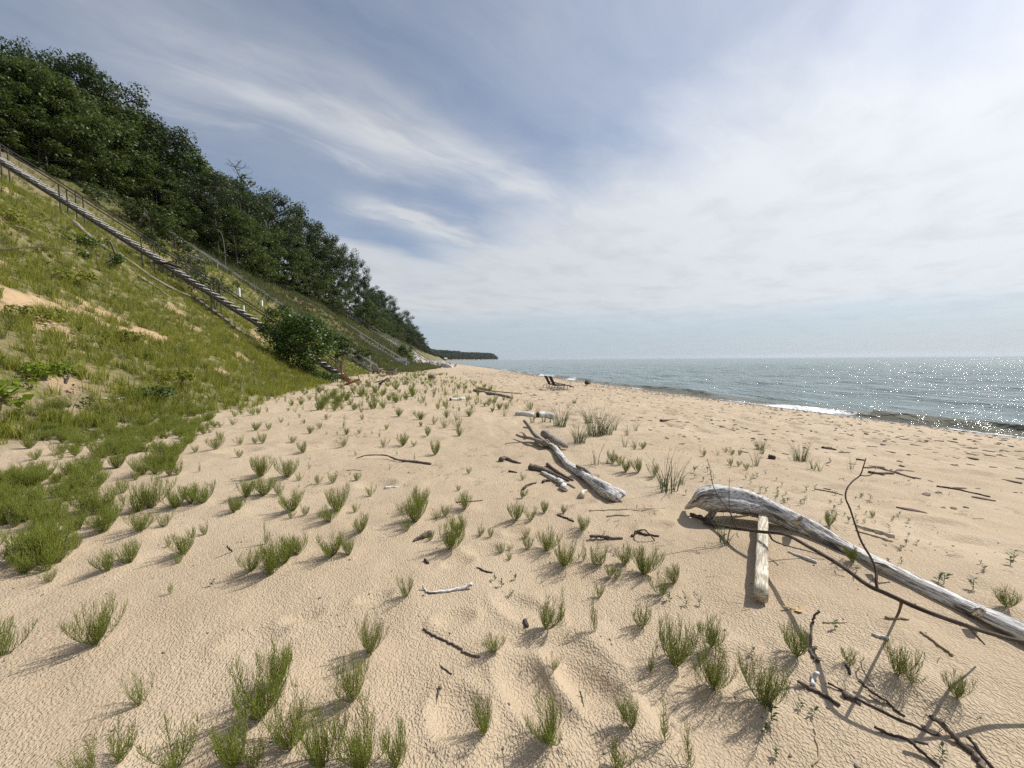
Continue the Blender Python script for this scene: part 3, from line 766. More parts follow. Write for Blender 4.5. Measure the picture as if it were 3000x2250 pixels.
o = scatter('pebbles', [stone(s) for s in (1, 2, 3, 4)], P, np.minimum(NR.gamma(2.2, .011, len(P)) + .008, .055), M['pebble']); tag(o, 'dark pebbles strewn along the wet tide line', 'pebbles', kind='stuff')
P = cand(2600, -3.5, 5, .9, 8, lambda x, y: x == x); P = P[np.hypot(P[:, 0], P[:, 1]) > 1.1]
o = scatter('sand_grit', [stone(s) for s in (1, 2, 3)], P, np.minimum(NR.gamma(2, .0016, len(P)) + .0012, .011), M['pebble']); tag(o, 'tiny dark pebbles and grit lying on the sand', 'grit', kind='stuff')
def k8(x, y):
    u = shoreX(y) - x; return (u > 1.0) & (np.hypot(x, y) > 5 - 3.5 * sstep(.3, 1.5, x)) & (fbm(x / 2.5, y / 5, 153, 2) > -.15)
P = cand(14000, -3, 17, 1.5, 60, k8)[:5200]
LT = []
for (px, py, hh, kd) in TUFTS:
    if hh > 40:
        q = at(px, min(py, 2330))
        for k in range(3): LT.append((q.x + R.gauss(0, .12), q.y + R.gauss(0, .12)))
LT = np.array(LT); LTZ = np.stack([LT[:, 0], LT[:, 1], height(LT[:, 0], LT[:, 1]) + .003], -1)
P[:, 2] += .004
tw = []
for s in (71, 72, 73):
    rr = random.Random(s); S = []
    for i in range(3):
        a = 1.9 + rr.uniform(-.5, .5); x, y = rr.uniform(-.8, .8), rr.uniform(-.8, .8); L = rr.uniform(.3, 1)
        S.append(([(x, y, .03), (x + math.cos(a) * L * .5 + .05, y + math.sin(a) * L * .5, .05), (x + math.cos(a) * L, y + math.sin(a) * L, .03)], .030, .012, .5))
    tw.append(strips(S, 0, 4))
o = scatter('twig_scraps', tw, P, np.minimum(NR.gamma(2.0, .045, len(P)) + .03, .13 + .012 * np.hypot(P[:, 0], P[:, 1])), M['debris']); tag(o, 'small dark twig scraps scattered over the open beach', 'debris', kind='stuff')
o = scatter('stem_litter', tw, LTZ, NR.uniform(.025, .075, len(LTZ)), M['litter']); tag(o, 'dead stem bits lying round the horsetail tufts', 'debris', kind='stuff')

def k9(x, y):
    u = shoreX(y) - x
    return (u > 1.2) & (u < 13) & (np.hypot(x, y) > 5) & (NR.uniform(0, 1, len(x)) < .25 + .75 * sstep(-.2, .4, fbm(x / 1.8, y / 4.5, 157, 2)))
P = cand(9000, 1.5, 17, 2, 60, k9)[:4200]  # washed-up wood bits; their dark colour also stands in for sand pit shadows
wb = []
for k in (5, 6, 7, 8):
    v, q, t = stone(k); v = v * np.array([.8, 2.4 + .5 * (k % 3), .55]); wb.append((v.astype(np.float32), q, t))
o = scatter('wrack_and_shade_bits', wb, P, np.minimum(NR.gamma(2.0, .012, len(P)) + .009, .05), M['debris']); tag(o, 'dark wood bits and painted dashes of pit shade over the open beach', 'debris', kind='stuff')

# ------------------------------------------------------------------ driftwood
def stick(name, label, cat, pts, r0, r1, mat, lift=0.0, sides=7, rough=.12, smoothn=5, group=None, squash=1.0, parent=None):
    """pts: (px, py[, height above ground]) -> one stick lying or standing on the sand"""
    P = []
    for i, q in enumerate(pts):
        r = r0 + (r1 - r0) * i / max(1, len(pts) - 1)
        P.append(at(q[0], q[1], (q[2] if len(q) > 2 else lift) + r * .75 * squash))
    C = crom(P, smoothn); n = len(C)
    if len(pts) > 2 and r0 < .03: C = [c + Vector((R.gauss(0, r0 * .45), R.gauss(0, r0 * .45), 0)) for c in C]
    k = abs(hash((round(pts[0][0]), round(pts[0][1])))) % 1000
    rs = [r * (1 + .16 * math.sin(i * 1.7 + k)) * (.92 - .35 * max(0, i / max(1, n - 1) - .6)) for i, r in enumerate(lerp_list([r0, r1], n))]
    mb = MB().tube(C, rs, sides, True, squash, rough, k)
    o = mb.build(name, mat, parent, True, None if parent else C[0])
    if parent is None: tag(o, label, cat, group)
    return o

# big arching log
t = empty('driftwood_log', at(2450, 1620), 'long bleached arching driftwood log with a thick gnarled end and tapering trunk', 'driftwood')
T0 = Vector(t.location)
def wl(o, root):
    o.matrix_parent_inverse = Matrix.Translation(-Vector(root.location)); return o
LP = [(2026, 1476, .14), (2058, 1464, .19), (2105, 1459, .22), (2160, 1466, .20), (2225, 1484, .15), (2290, 1510, .10), (2370, 1548, .045), (2460, 1596, .022), (2560, 1648, .014), (2680, 1710, .012), (2800, 1768, .014), (2900, 1814, .018), (3010, 1862, .025), (3120, 1912, .025)]
LRad = [.022, .105, .135, .132, .105, .078, .060, .052, .047, .046, .048, .053, .060, .066]
P = [at(a, b, c) for a, b, c in LP]; C = crom(P, 8)
mb = MB().tube(C, lerp_list(LRad, len(C)), 28, True, .95, .08, 5, ridge=.17)
# settle the lower trunk: each ring keeps its centre just above the sand
wl(mb.build('trunk', M['pale'], t, True), t)
mb = MB().tube(crom([at(2104, 1472, .17), at(2094, 1490, .12), at(2082, 1512, .05), at(2068, 1530, -.03)], 4), lerp_list([.05, .035, .032, .04], 13), 9, True, 1, .2, 8)
wl(mb.build('branch_stub', M['grey'], t, True), t)
mb = MB().tube(crom([at(2120, 1476, .12), at(2170, 1486, .08), at(2225, 1492, .03)], 4), lerp_list([.04, .03, .01], 9), 8, True, 1, .2, 9)
wl(mb.build('splinter', M['pale'], t, True), t)
for pts, r in (([(2040, 1470, .16), (2022, 1482, .09), (2008, 1490, .02)], (.05, .012)), ([(2330, 1530, .10), (2345, 1520, .17), (2352, 1512, .2)], (.03, .01)), ([(2560, 1650, .06), (2590, 1655, .10), (2625, 1672, .06)], (.018, .006)), ([(2860, 1795, .07), (2880, 1785, .12)], (.025, .012)), ([(2150, 1440, .25), (2175, 1425, .30)], (.03, .012))):
    C = crom([at(*q) for q in pts], 4); wl(MB().tube(C, lerp_list(list(r), len(C)), 8, True, 1, .2, 3).build('splinter', M['pale'], t, True), t)
stick('driftwood_branch', 'short dark knotty piece under the thick end of the arching log', 'driftwood', [(2022, 1507), (2055, 1517), (2085, 1530), (2100, 1538)], .018, .03, M['brown'], rough=.3)

# squared post
a, b = at(2236, 1500, .075), at(2229, 1745, .055)
sq = lambda ang: 1.0 / max(abs(math.cos(ang)), abs(math.sin(ang))) if True else 1
C = [a.lerp(b, k / 16) for k in range(17)]
mb = MB().tube(C, [.038 + .0015 * math.sin(k * 2.1) for k in range(17)], 16, True, 1.0, .035, 3, lambda an: min(1.28, sq(an)), .35)
o = mb.build('driftwood_post', M['tan'], None, True, C[0]); tag(o, 'pale squared driftwood post lying against the bleached arching log', 'post')

# thin dark branch over the post
t = empty('fallen_branch', at(2080, 1545), 'long thin dark branch bowed over the squared post with upright twigs', 'branch')
BP = [(2062, 1530, .02), (2120, 1542, .06), (2170, 1550, .11), (2230, 1558, .155), (2300, 1566, .21), (2380, 1608, .27), (2460, 1655, .32), (2540, 1712, .35), (2600, 1740, .36), (2700, 1785, .35), (2800, 1822, .33), (2900, 1855, .30), (3000, 1880, .27), (3120, 1890, .24)]
C = crom([at(x, y, z) for x, y, z in BP], 5)
wl(MB().tube(C, lerp_list([.014, .0125, .0115, .011, .0105, .010, .009, .008, .007], len(C)), 8, True, 1, .12, 4).build('limb', M['dark'], t, True), t)
def twig(pts, r0, r1, n=4):
    C = crom(pts, n); o = MB().tube(C, lerp_list([r0, r1], len(C)), 6, True, 1, .1, 2).build('twig', M['dark'], t, True); return wl(o, t)
b0 = at(2570, 1727, .355); dd = depth_of(b0)
twig([b0] + [atd(x, y, dd + e) for x, y, e in ((2567, 1700, .02), (2566, 1670, .05), (2552, 1635, .08), (2525, 1590, .1), (2508, 1545, .1), (2490, 1490, .12), (2477, 1458, .12), (2482, 1430, .14), (2500, 1408, .16), (2520, 1392, .18), (2530, 1365, .18), (2537, 1342, .18))], .0065, .002)
twig([atd(2520, 1393, dd + .18), atd(2540, 1394, dd + .2), atd(2556, 1389, dd + .2), atd(2562, 1380, dd + .2)], .003, .0015)
b1 = at(2160, 1550, .10); d1 = depth_of(b1)
twig([b1] + [atd(x, y, d1) for x, y in ((2150, 1530), (2138, 1500), (2115, 1470), (2096, 1440), (2086, 1410), (2080, 1375), (2072, 1345))], .006, .002)
twig([atd(2138, 1500, d1), atd(2136, 1470, d1 + .05), atd(2136, 1430, d1 + .05), atd(2137, 1400, d1 + .05)], .004, .0015)
twig([at(2252, 1562, .18), at(2268, 1585, .13), at(2320, 1603, .08), at(2370, 1615, .04), at(2420, 1633, .012)], .007, .003)
twig([at(2642, 1760, .36), at(2636, 1785, .22), at(2628, 1805, .04), at(2624, 1808, -.01)], .006, .005)
twig([at(2835, 1832, .32), at(2856, 1858, .2), at(2885, 1888, .08)], .007, .003)

# forked pale log in the middle
t = empty('driftwood_log', at(1680, 1340), 'pale forked driftwood log with knotted bark scars and a split dark butt end', 'driftwood')
C = crom([at(x, y, z) for x, y, z in ((1596, 1298, .05), (1622, 1310, .05), (1643, 1336, .05), (1662, 1360, .04), (1690, 1379, .04), (1722, 1400, .045), (1750, 1421, .055), (1780, 1440, .065), (1808, 1458, .055))], 6)
wl(MB().tube(C, lerp_list([.036, .042, .046, .048, .052, .060, .072, .084, .06], len(C)), 22, True, .95, .08, 12, ridge=.17).build('trunk', M['pale'], t, True), t)
for pts, r in (([(1775, 1433, .07), (1800, 1438, .08), (1822, 1447, .07), (1829, 1453, .05)], (.050, .030)), ([(1602, 1300, .1), (1580, 1285, .1), (1562, 1268, .16), (1548, 1248, .3), (1535, 1232, .42)], (.05, .032)),
               ([(1600, 1300, .09), (1580, 1292, .1), (1555, 1284, .1), (1530, 1280, .08), (1513, 1274, .08)], (.038, .022)), ([(1604, 1303, .08), (1590, 1299, .08), (1565, 1296, .05)], (.03, .018)),
               ([(1558, 1262, .16), (1548, 1254, .12), (1534, 1252, .1)], (.028, .02)), ([(1690, 1366, .12), (1715, 1376, .12), (1735, 1395, .06)], (.025, .018))):
    C = crom([at(*q) for q in pts], 4); wl(MB().tube(C, lerp_list(list(r), len(C)), 9, True, 1, .14, int(r[0] * 999)).build('limb', M['grey'] if pts[0][0] < 1700 else M['pale'], t, True), t)
stick('driftwood_chunk', 'grey hollowed slab of driftwood behind the forked pale log', 'driftwood', [(1595, 1268, .06), (1620, 1285, .06), (1645, 1300, .05), (1664, 1308, .03)], .11, .05, M['grey'], rough=.22, sides=12, squash=.7)

BI = 'birch log pieces on the beach'
def birch(label, pts, r, endmat='char'):
    C = crom([at(*q) for q in pts], 4); t = empty('birch_log', C[0], label, 'log')
    wl(MB().tube(C, [r] * len(C), 12, True, 1, .04, 3).build('bark', M['birch'], t, True), t)
    d = (C[0] - C[1]).normalized()
    wl(MB().tube([C[0] + d * .03, C[0] - d * .004], [r * .82, r * .97], 12, True, 1, .1, 4).build('broken_end', M[endmat], t), t)
birch('white birch log with a black split end on the open sand', [(1320, 1171, .04), (1340, 1170, .04), (1362, 1168, .03)], .075)
birch('grey birch log half hidden by dune grass with a dark end', [(1516, 1214, .04), (1540, 1214, .04), (1562, 1217, .03)], .085)
birch('white birch log with a broad hollow end beside thick dune grass', [(1576, 1217, .05), (1600, 1217, .05), (1625, 1222, .04)], .105)
stick('driftwood_chunk', 'short grey log block on the far sand by the dune grass strip', 'driftwood', [(1256, 1103, .1), (1264, 1103, .1), (1271, 1104, .1)], .19, .19, M['grey'], rough=.1, sides=9)

STK = [
 ('driftwood_stick', 'long weathered plank like beam lying flat behind the sprigs', [(1388, 1143), (1430, 1151), (1470, 1158), (1497, 1164)], .07, .06, 'grey'),
 ('driftwood_plank', 'mossy short plank above the long weathered beam', [(1402, 1137), (1420, 1140), (1434, 1142)], .08, .08, 'straw'),
 ('driftwood_stick', 'straight thin pole reaching seaward beside the weathered beam', [(1440, 1145), (1490, 1150), (1530, 1153)], .03, .03, 'straw'),
 ('driftwood_stick', 'curved dark root lying at the near side of the twig heap', [(1467, 1347), (1480, 1342), (1500, 1350), (1526, 1357)], .045, .012, 'brown'),
 ('driftwood_stick', 'arched brown driftwood limb in the twig heap', [(1553, 1368), (1575, 1372), (1605, 1382), (1640, 1398), (1668, 1408)], .05, .018, 'brown'),
 ('driftwood_stick', 'straight brown driftwood limb nearest the forked pale log', [(1603, 1360), (1630, 1380), (1655, 1395), (1680, 1407)], .03, .015, 'brown'),
 ('driftwood_stick', 'knobbly pale stick with a round knot at its lower end', [(1585, 1383), (1610, 1396), (1640, 1412), (1660, 1432)], .022, .045, 'pale'),
 ('driftwood_stick', 'thin pale stick parallel to the knobbly pale stick', [(1620, 1392), (1650, 1410), (1686, 1430)], .016, .014, 'grey'),
 ('driftwood_stick', 'small curled pale wood piece in front of the twig heap', [(1704, 1452), (1708, 1442), (1718, 1437)], .035, .02, 'tan'),
 ('bark_scrap', 'ragged dark bark scrap in front of the twig heap', [(1530, 1432), (1548, 1421), (1572, 1414)], .02, .012, 'dark'),
 ('bark_scrap', 'curled dark bark scrap beside the knobbly pale stick', [(1588, 1412), (1600, 1408), (1615, 1409)], .02, .012, 'dark'),
 ('driftwood_stick', 'short dark stick left of the twig heap', [(1490, 1380), (1515, 1384)], .018, .01, 'dark'),
 ('driftwood_branch', 'thin bent branch arching low over the middle sand', [(1044, 1343, .01), (1075, 1334, .05), (1130, 1334, .05), (1165, 1347, .02), (1210, 1352), (1263, 1359)], .008, .022, 'brown'),
 ('driftwood_stick', 'curved pale stick with a forked tip in the open sand', [(1238, 1712, .03), (1245, 1728), (1258, 1737), (1290, 1733), (1325, 1728), (1355, 1722), (1383, 1712, .02)], .006, .014, 'pale'),
 ('rotten_twig', 'dark rotten twig with flaking bark in the foreground sand', [(1240, 1842), (1270, 1860), (1300, 1875), (1340, 1895), (1370, 1915), (1408, 1922)], .007, .006, 'brown'),
 ('driftwood_stick', 'half buried dark wood with a tuft growing at its end', [(1210, 1585), (1235, 1573), (1262, 1562)], .012, .035, 'brown'),
 ('driftwood_stick', 'level dark stick beside the tangled twigs in the middle sand', [(1728, 1570, .02), (1770, 1573, .01), (1820, 1577)], .016, .012, 'brown'),
 ('driftwood_stick', 'long straw coloured stem lying flat in front of the forked log', [(1725, 1496), (1780, 1494), (1850, 1491), (1950, 1488)], .008, .004, 'straw'),
 ('driftwood_stick', 'short dark stick below the straw coloured stem', [(1632, 1508), (1655, 1516), (1683, 1528)], .010, .008, 'dark'),
 ('driftwood_stick', 'thin pale splinter stick beside the straw coloured stem', [(1775, 1512), (1800, 1510), (1840, 1510)], .010, .006, 'grey'),
 ('twig_tangle', 'tangled dark root twigs in the middle sand', [(1850, 1570), (1868, 1560), (1890, 1565), (1930, 1570)], .012, .01, 'dark'),
 ('driftwood_branch', 'bent dark twig hooped over the tangled root twigs', [(1860, 1558, .02), (1885, 1552, .08), (1900, 1562, .06), (1918, 1584)], .007, .006, 'dark'),
 ('driftwood_stick', 'dark edged pale board lying beyond the arching log', [(2512, 1542, .02), (2560, 1555, .02), (2620, 1572, .02)], .018, .022, 'tan'),
 ('driftwood_stick', 'white peeled stick on the sand below the fallen branch', [(2310, 1615), (2345, 1630), (2392, 1646)], .007, .014, 'birch'),
 ('driftwood_stick', 'curved dark root stick beside a horsetail in the nearby sand', [(2400, 1788, .1), (2385, 1810, .06), (2378, 1840, .03), (2374, 1900), (2385, 1925), (2400, 1940)], .006, .010, 'brown'),
 ('driftwood_stick', 'flaky white stick half upright among the near twigs', [(2390, 1970, .02), (2382, 1985), (2380, 2010)], .010, .009, 'birch'),
 ('driftwood_stick', 'flaky white stick under the shadow of the fallen branch', [(2555, 1858), (2580, 1864), (2605, 1872)], .008, .011, 'birch'),
 ('driftwood_stick', 'stubby tan stick at the foot of the upright twig', [(2598, 1808), (2625, 1811), (2665, 1813)], .009, .008, 'straw'),
 ('driftwood_stick', 'curved tan stick in the lower sand beside the branch shadow', [(2697, 1850), (2730, 1875), (2765, 1900), (2792, 1918)], .006, .008, 'straw'),
 ('driftwood_stick', 'straw coloured straight stem behind a tiny horsetail', [(2412, 1824), (2440, 1824), (2480, 1822)], .005, .004, 'straw'),
 ('driftwood_stick', 'long dark stick angled across the lower sand', [(2335, 1995, .02), (2370, 2015), (2420, 2042), (2462, 2066)], .008, .009, 'brown'),
 ('driftwood_stick', 'flat dark wood shard beside the long crossed sticks', [(2468, 2030), (2495, 2045), (2525, 2063)], .014, .006, 'brown'),
 ('driftwood_stick', 'longest of the thin dark crossed sticks in the lower sand', [(2425, 2000, .01), (2490, 2035), (2560, 2070), (2640, 2110), (2720, 2145), (2750, 2152)], .005, .005, 'dark'),
 ('driftwood_stick', 'dark crossed stick with a forked foot in the lower sand', [(2515, 1995, .03), (2560, 2030, .02), (2610, 2065), (2650, 2100)], .007, .006, 'dark'),
 ('driftwood_stick', 'pale thin stem under the crossed dark sticks', [(2545, 2035), (2570, 2052), (2595, 2070)], .004, .003, 'straw'),
 ('driftwood_stick', 'dark branch with bent lower end near the picture corner', [(2728, 2098, .03), (2770, 2135, .02), (2830, 2190), (2870, 2230), (2890, 2262)], .010, .012, 'brown'),
 ('driftwood_stick', 'slim dark stick crossing the bent lower branch', [(2832, 2158, .02), (2870, 2200), (2910, 2250)], .006, .007, 'dark'),
 ('driftwood_stick', 'dark stick leaning toward the bottom edge of the sand', [(2660, 2165, .03), (2700, 2200, .01), (2755, 2248)], .008, .007, 'dark'),
 ('driftwood_stick', 'forked dark twig lying above the bottom edge', [(2562, 2130, .01), (2600, 2148), (2640, 2160), (2720, 2180)], .006, .004, 'dark'),
 ('driftwood_stick', 'looping thin dark stem between two horsetails', [(2530, 1925, .03), (2522, 1945, .03), (2535, 1975, .02), (2562, 2012)], .003, .003, 'brown'),
 ('driftwood_stick', 'short dark stick right of the small upright horsetail', [(2478, 1945), (2486, 1960), (2490, 1975)], .005, .006, 'dark'),
 ('driftwood_stick', 'small dark twig crossing under a horsetail in the middle sand', [(1336, 1472), (1380, 1469), (1415, 1465)], .008, .006, 'brown'),
 ('driftwood_stick', 'thin brown twig lying below the thin bent branch', [(1016, 1378), (1040, 1377), (1060, 1379)], .006, .004, 'brown'),
 ('driftwood_stick', 'dark forked twig right of the curved pale stick', [(1396, 1662), (1420, 1672), (1442, 1678)], .006, .007, 'dark'),
 ('driftwood_stick', 'thick short dark chip in the open middle sand', [(1245, 1640), (1256, 1650)], .012, .010, 'dark'),
 ('driftwood_stick', 'dark wood chip beside a two stemmed horsetail', [(1538, 1818), (1545, 1835)], .014, .012, 'dark'),
 ('driftwood_stick', 'tiny dark twig below the rotten twig', [(1290, 1950), (1305, 1960), (1325, 1975)], .004, .004, 'brown'),
 ('driftwood_stick', 'dry curled stem in the sand below the rotten twig', [(1286, 2012), (1283, 2035), (1278, 2062)], .007, .002, 'brown'),
 ('driftwood_stick', 'thin dark splinter standing in a sand hollow', [(1698, 2025, .02), (1705, 2045), (1710, 2070)], .004, .003, 'brown'),
 ('driftwood_stick', 'straw stem lying in the lowest sand between horsetails', [(218, 2172), (245, 2158), (272, 2147)], .003, .003, 'straw'),
 ('driftwood_stick', 'small standing dark twig on the open sand', [(665, 1600, .08), (672, 1610, .03), (680, 1615)], .006, .008, 'dark'),
 ('driftwood_stick', 'dark stick beside the wrack on the far open beach', [(2545, 1383), (2580, 1387), (2615, 1386)], .022, .018, 'brown'),
 ('driftwood_stick', 'dark flat stick on the wrack line nearer the water', [(2508, 1345), (2525, 1347), (2535, 1349)], .018, .012, 'dark'),
 ('driftwood_stick', 'thin long wrack stick across the right hand beach', [(2745, 1424), (2800, 1433), (2860, 1446), (2900, 1455)], .012, .010, 'brown'),
 ('driftwood_stick', 'thin dark wrack stick beyond the tall upright twig', [(2385, 1432), (2430, 1440), (2470, 1450)], .008, .006, 'brown'),
 ('driftwood_stick', 'curved dark stick among the wrack twigs', [(2530, 1370), (2580, 1372), (2640, 1390), (2680, 1402)], .012, .010, 'brown'),
 ('driftwood_stick', 'wrack twig beneath the curved dark stick', [(2620, 1380), (2660, 1395), (2700, 1403)], .010, .008, 'dark'),
 ('driftwood_stick', 'dark log end with white top by the dune grass', [(2252, 1337), (2262, 1339), (2272, 1341)], .045, .04, 'dark'),
 ('driftwood_stick', 'dark stick with a thick end on the open far beach', [(1936, 1232), (1950, 1232), (1985, 1228)], .045, .015, 'dark'),
 ('driftwood_stick', 'white upright splinter on the beach by the dune grass', [(2430, 1342, .08), (2434, 1350)], .012, .02, 'birch'),
 ('driftwood_stick', 'long flat dark stick on the far beach toward the water', [(2412, 1311), (2430, 1314), (2448, 1317)], .025, .018, 'brown'),
 ('driftwood_stick', 'dark stick below the straw stems near the bottom edge', [(2380, 2245), (2400, 2210), (2384, 2135)], .004, .004, 'straw'),
]
for (nm, lb, pts, r0, r1, mt) in STK: stick(nm, lb, {'bark_scrap': 'bark', 'driftwood_plank': 'plank', 'twig_tangle': 'twigs'}.get(nm, 'driftwood'), pts, r0, r1, M[mt], rough=.18 if mt in ('dark', 'brown') else .1)
stick('driftwood_branch', 'dark crooked branch stump standing on the far sand near the chairs', 'driftwood', [(1112, 1123), (1122, 1118, .1), (1135, 1108, .5)], .09, .05, M['dark'], rough=.25)
stick('driftwood_branch', 'thin dark branch behind the crooked stump on the far sand', 'driftwood', [(1100, 1120), (1125, 1114, .15), (1148, 1116)], .04, .02, M['dark'], rough=.25)
stick('buoy_stone', 'round dark stone at the water edge beyond the loungers', 'stone', [(1716, 1121, .1), (1721, 1121, .12), (1726, 1121, .1)], .16, .16, M['dark'], sides=9)
o = stick('white_chip', 'small bone white chip on the middle sand', 'chip', [(1128, 1430), (1142, 1427), (1170, 1425)], .022, .004, M['birch'])
# tan oak leaf
p = at(2330, 1783, .008); V = []; rr = random.Random(4)
for k in range(22):
    a = 6.283 * k / 22; r = .055 * (1.0 if k % 4 < 2 else .5) * rr.uniform(.85, 1.1); V.append((math.cos(a) * r * 1.5, math.sin(a) * r * .7, .01 * math.sin(a * 3)))
mb = MB(); mb.add([Vector(v) + p for v in V] + [Vector((v[0], v[1], v[2] - .0015)) + p for v in V], [tuple(range(22)), tuple(range(22, 44))[::-1]] + [(k, 22 + k, 22 + (k + 1) % 22, (k + 1) % 22) for k in range(22)])
tag(mb.build('dry_leaf', M['dryleaf'], None, False, p), 'curled tan oak leaf lying on the rippled sand', 'leaf')

# ------------------------------------------------------------------ stairs up the bluff
def stair(y0, xb, zb, slope, length, wid, label, tread_m, rail_m, run=.42, rail_from=0.0, posts=2.4, landing=None, drop=.7, treads=True, posth=.9, thick=.055, name='beach_stairs'):
    t = empty(name, (xb, y0 + wid / 2, zb), label, 'stairs')
    pt = lambda k, y, dz=0: Vector((xb - k, y, zb + slope * k + dz))
    for i, y in enumerate((y0, y0 + wid)):
        wl(MB().beam(pt(0, y, -.12), pt(length, y, -.12), .05, .19).build('stringer', rail_m, t), t)
    n = int(length / run)
    if treads:
        for i in range(min(n, 96)):
            k = (i + .5) * run
            jit = R.uniform(-.012, .012)
            wl(MB().beam(pt(k, y0 - .06, .05 + jit), pt(k, y0 + wid + .06, .05 + jit + R.uniform(-.012, .012)), .235, .045).build('tread', tread_m, t), t)
    for y in (y0, y0 + wid):
        C = [pt(k, y, posth) for k in np.linspace(rail_from, length, 12)]
        mb = MB()
        for a, b in zip(C[:-1], C[1:]): pass
        wl(MB().beam(C[0], C[-1], thick, thick * 1.3).build('handrail', rail_m, t), t)
        k = rail_from + .1
        while k < length:
            for dk in (0, .42):
                if dk and R.random() < .45: continue
                a = pt(k + dk, y); g = h1(a.x, a.y) - .2
                wl(MB().beam((a.x, a.y + .045, min(g, a.z - .2)), (a.x, a.y + .045, a.z + posth), .06, .06, (1, 0, 0)).build('post', rail_m, t), t)
            k += posts
    if landing is not None:
        a = pt(landing, y0)
        wl(MB().beam((a.x + .55, y0 + wid / 2, a.z + .02), (a.x - .55, y0 + wid / 2, a.z + .02), wid + .4, .05).build('landing_deck', rail_m, t), t)
        wl(MB().beam((a.x + .8, y0 + wid, a.z + 1.0), (a.x + .8, y0 + wid + 2.3, a.z + 1.0), .05, .07).build('landing_rail', rail_m, t), t)
        for d in (0, .55, 1.1, 1.7, 2.25):
            wl(MB().beam((a.x + .8, y0 + wid + d, a.z + .0 - .5), (a.x + .8, y0 + wid + d, a.z + 1.0), .045, .045, (1, 0, 0)).build('baluster', rail_m, t), t)
    return t
stair(30.6, -7.4, .12, .70, 27.5, 1.15, 'long weathered wooden stairs climbing the bluff behind the big round bush', M['stairgrey'], M['railbrown'], rail_from=.6, posts=4.1, landing=11.8)
stair(47.3, -8.3, .25, .70, 24, 1.1, 'pale railed stairs half buried in grass just beyond the long wooden stairs', M['railpale'], M['railpale'], run=.6, posts=4, posth=.8, thick=.07)
stair(81, -7.6, .15, .66, 22, 1.3, 'pale straight stairs running down to the white garden seat', M['railpale'], M['railpale'], run=.5, posts=3, thick=.10)
stair(112, -9, 2.6, .66, 18, 1.4, 'grey stairs with a dark landing above the pale boulders', M['railpale'], M['railpale'], run=.6, posts=3, thick=.12)
stair(150, -6.5, .8, .62, 16, 1.5, 'distant grey stairs over the far end of the boulder slope', M['railpale'], M['railpale'], run=.8, posts=4, thick=.15, treads=False)
stair(205, -5.5, .3, .6, 12, 1.6, 'farthest faint stairs reaching the narrow end of the beach', M['railpale'], M['railpale'], run=.8, posts=4, thick=.18, treads=False)

def log(name, label, pts, r0, r1, mat, lift=.0, sides=8, squash=1.0):
    return stick(name, label, 'log', pts, r0, r1, M[mat], lift, sides, .12, 5)
log('fallen_log', 'long grey fallen trunk lying beside the upper flight of the wooden stairs', [(165, 612, .1), (215, 650), (262, 692), (310, 727), (350, 752, .1)], .12, .11, 'grey')
log('fallen_log', 'brownish fallen trunk running downhill beside the middle of the wooden stairs', [(345, 742, .15), (400, 780, .1), (450, 815, .1), (505, 845, .1), (560, 868, .2), (610, 880, .3)], .10, .06, 'grey')
log('fallen_log', 'grey split log below the brownish trunk next to the wooden stairs', [(405, 808, .1), (440, 830), (470, 850), (490, 868)], .10, .05, 'grey')
log('fallen_log', 'pale grey log along the lower flight of the wooden stairs', [(570, 872, .2), (610, 900, .1), (660, 935, .1), (700, 968, .1), (750, 992, .1)], .11, .09, 'grey')
log('fallen_log', 'thin dead limb hanging below the pale grey log by the stairs', [(580, 885, .1), (620, 925, .05), (650, 950, .05)], .05, .03, 'snag')
log('support_prop', 'pale slanted prop leaning under the long wooden stairs', [(345, 760, .0), (334, 735, .6), (322, 706, 1.35)], .06, .06, 'grey')
log('fallen_branch', 'long dark bowed branch lying over the near grassy slope', [(-30, 732, .15), (60, 726, .35), (130, 724, .45), (190, 734, .35), (245, 744, .1)], .035, .012, 'dark')
log('fallen_branch', 'grey curved branch half hidden in the grass above the bowed branch', [(40, 660, .15), (80, 672, .2), (110, 688, .15), (125, 702, .05)], .03, .015, 'grey')
log('fallen_branch', 'dark buried branch poking through the grassy slope', [(160, 760, .05), (185, 772, .08), (205, 790, .03)], .035, .02, 'dark')
log('fallen_branch', 'pale stick lying across litter at the near foot of the slope', [(298, 1166, .04), (335, 1169, .05), (368, 1163, .05)], .014, .010, 'birch')
log('fallen_branch', 'dark rotting limb at the edge of the dense horsetail patch', [(238, 1252, .04), (262, 1262, .05), (290, 1270, .02)], .03, .02, 'dark')
log('fallen_log', 'dark stick lying on the sandy crest in front of the round bush', [(755, 1018, .05), (772, 1032, .05), (780, 1042, .03)], .05, .03, 'brown')

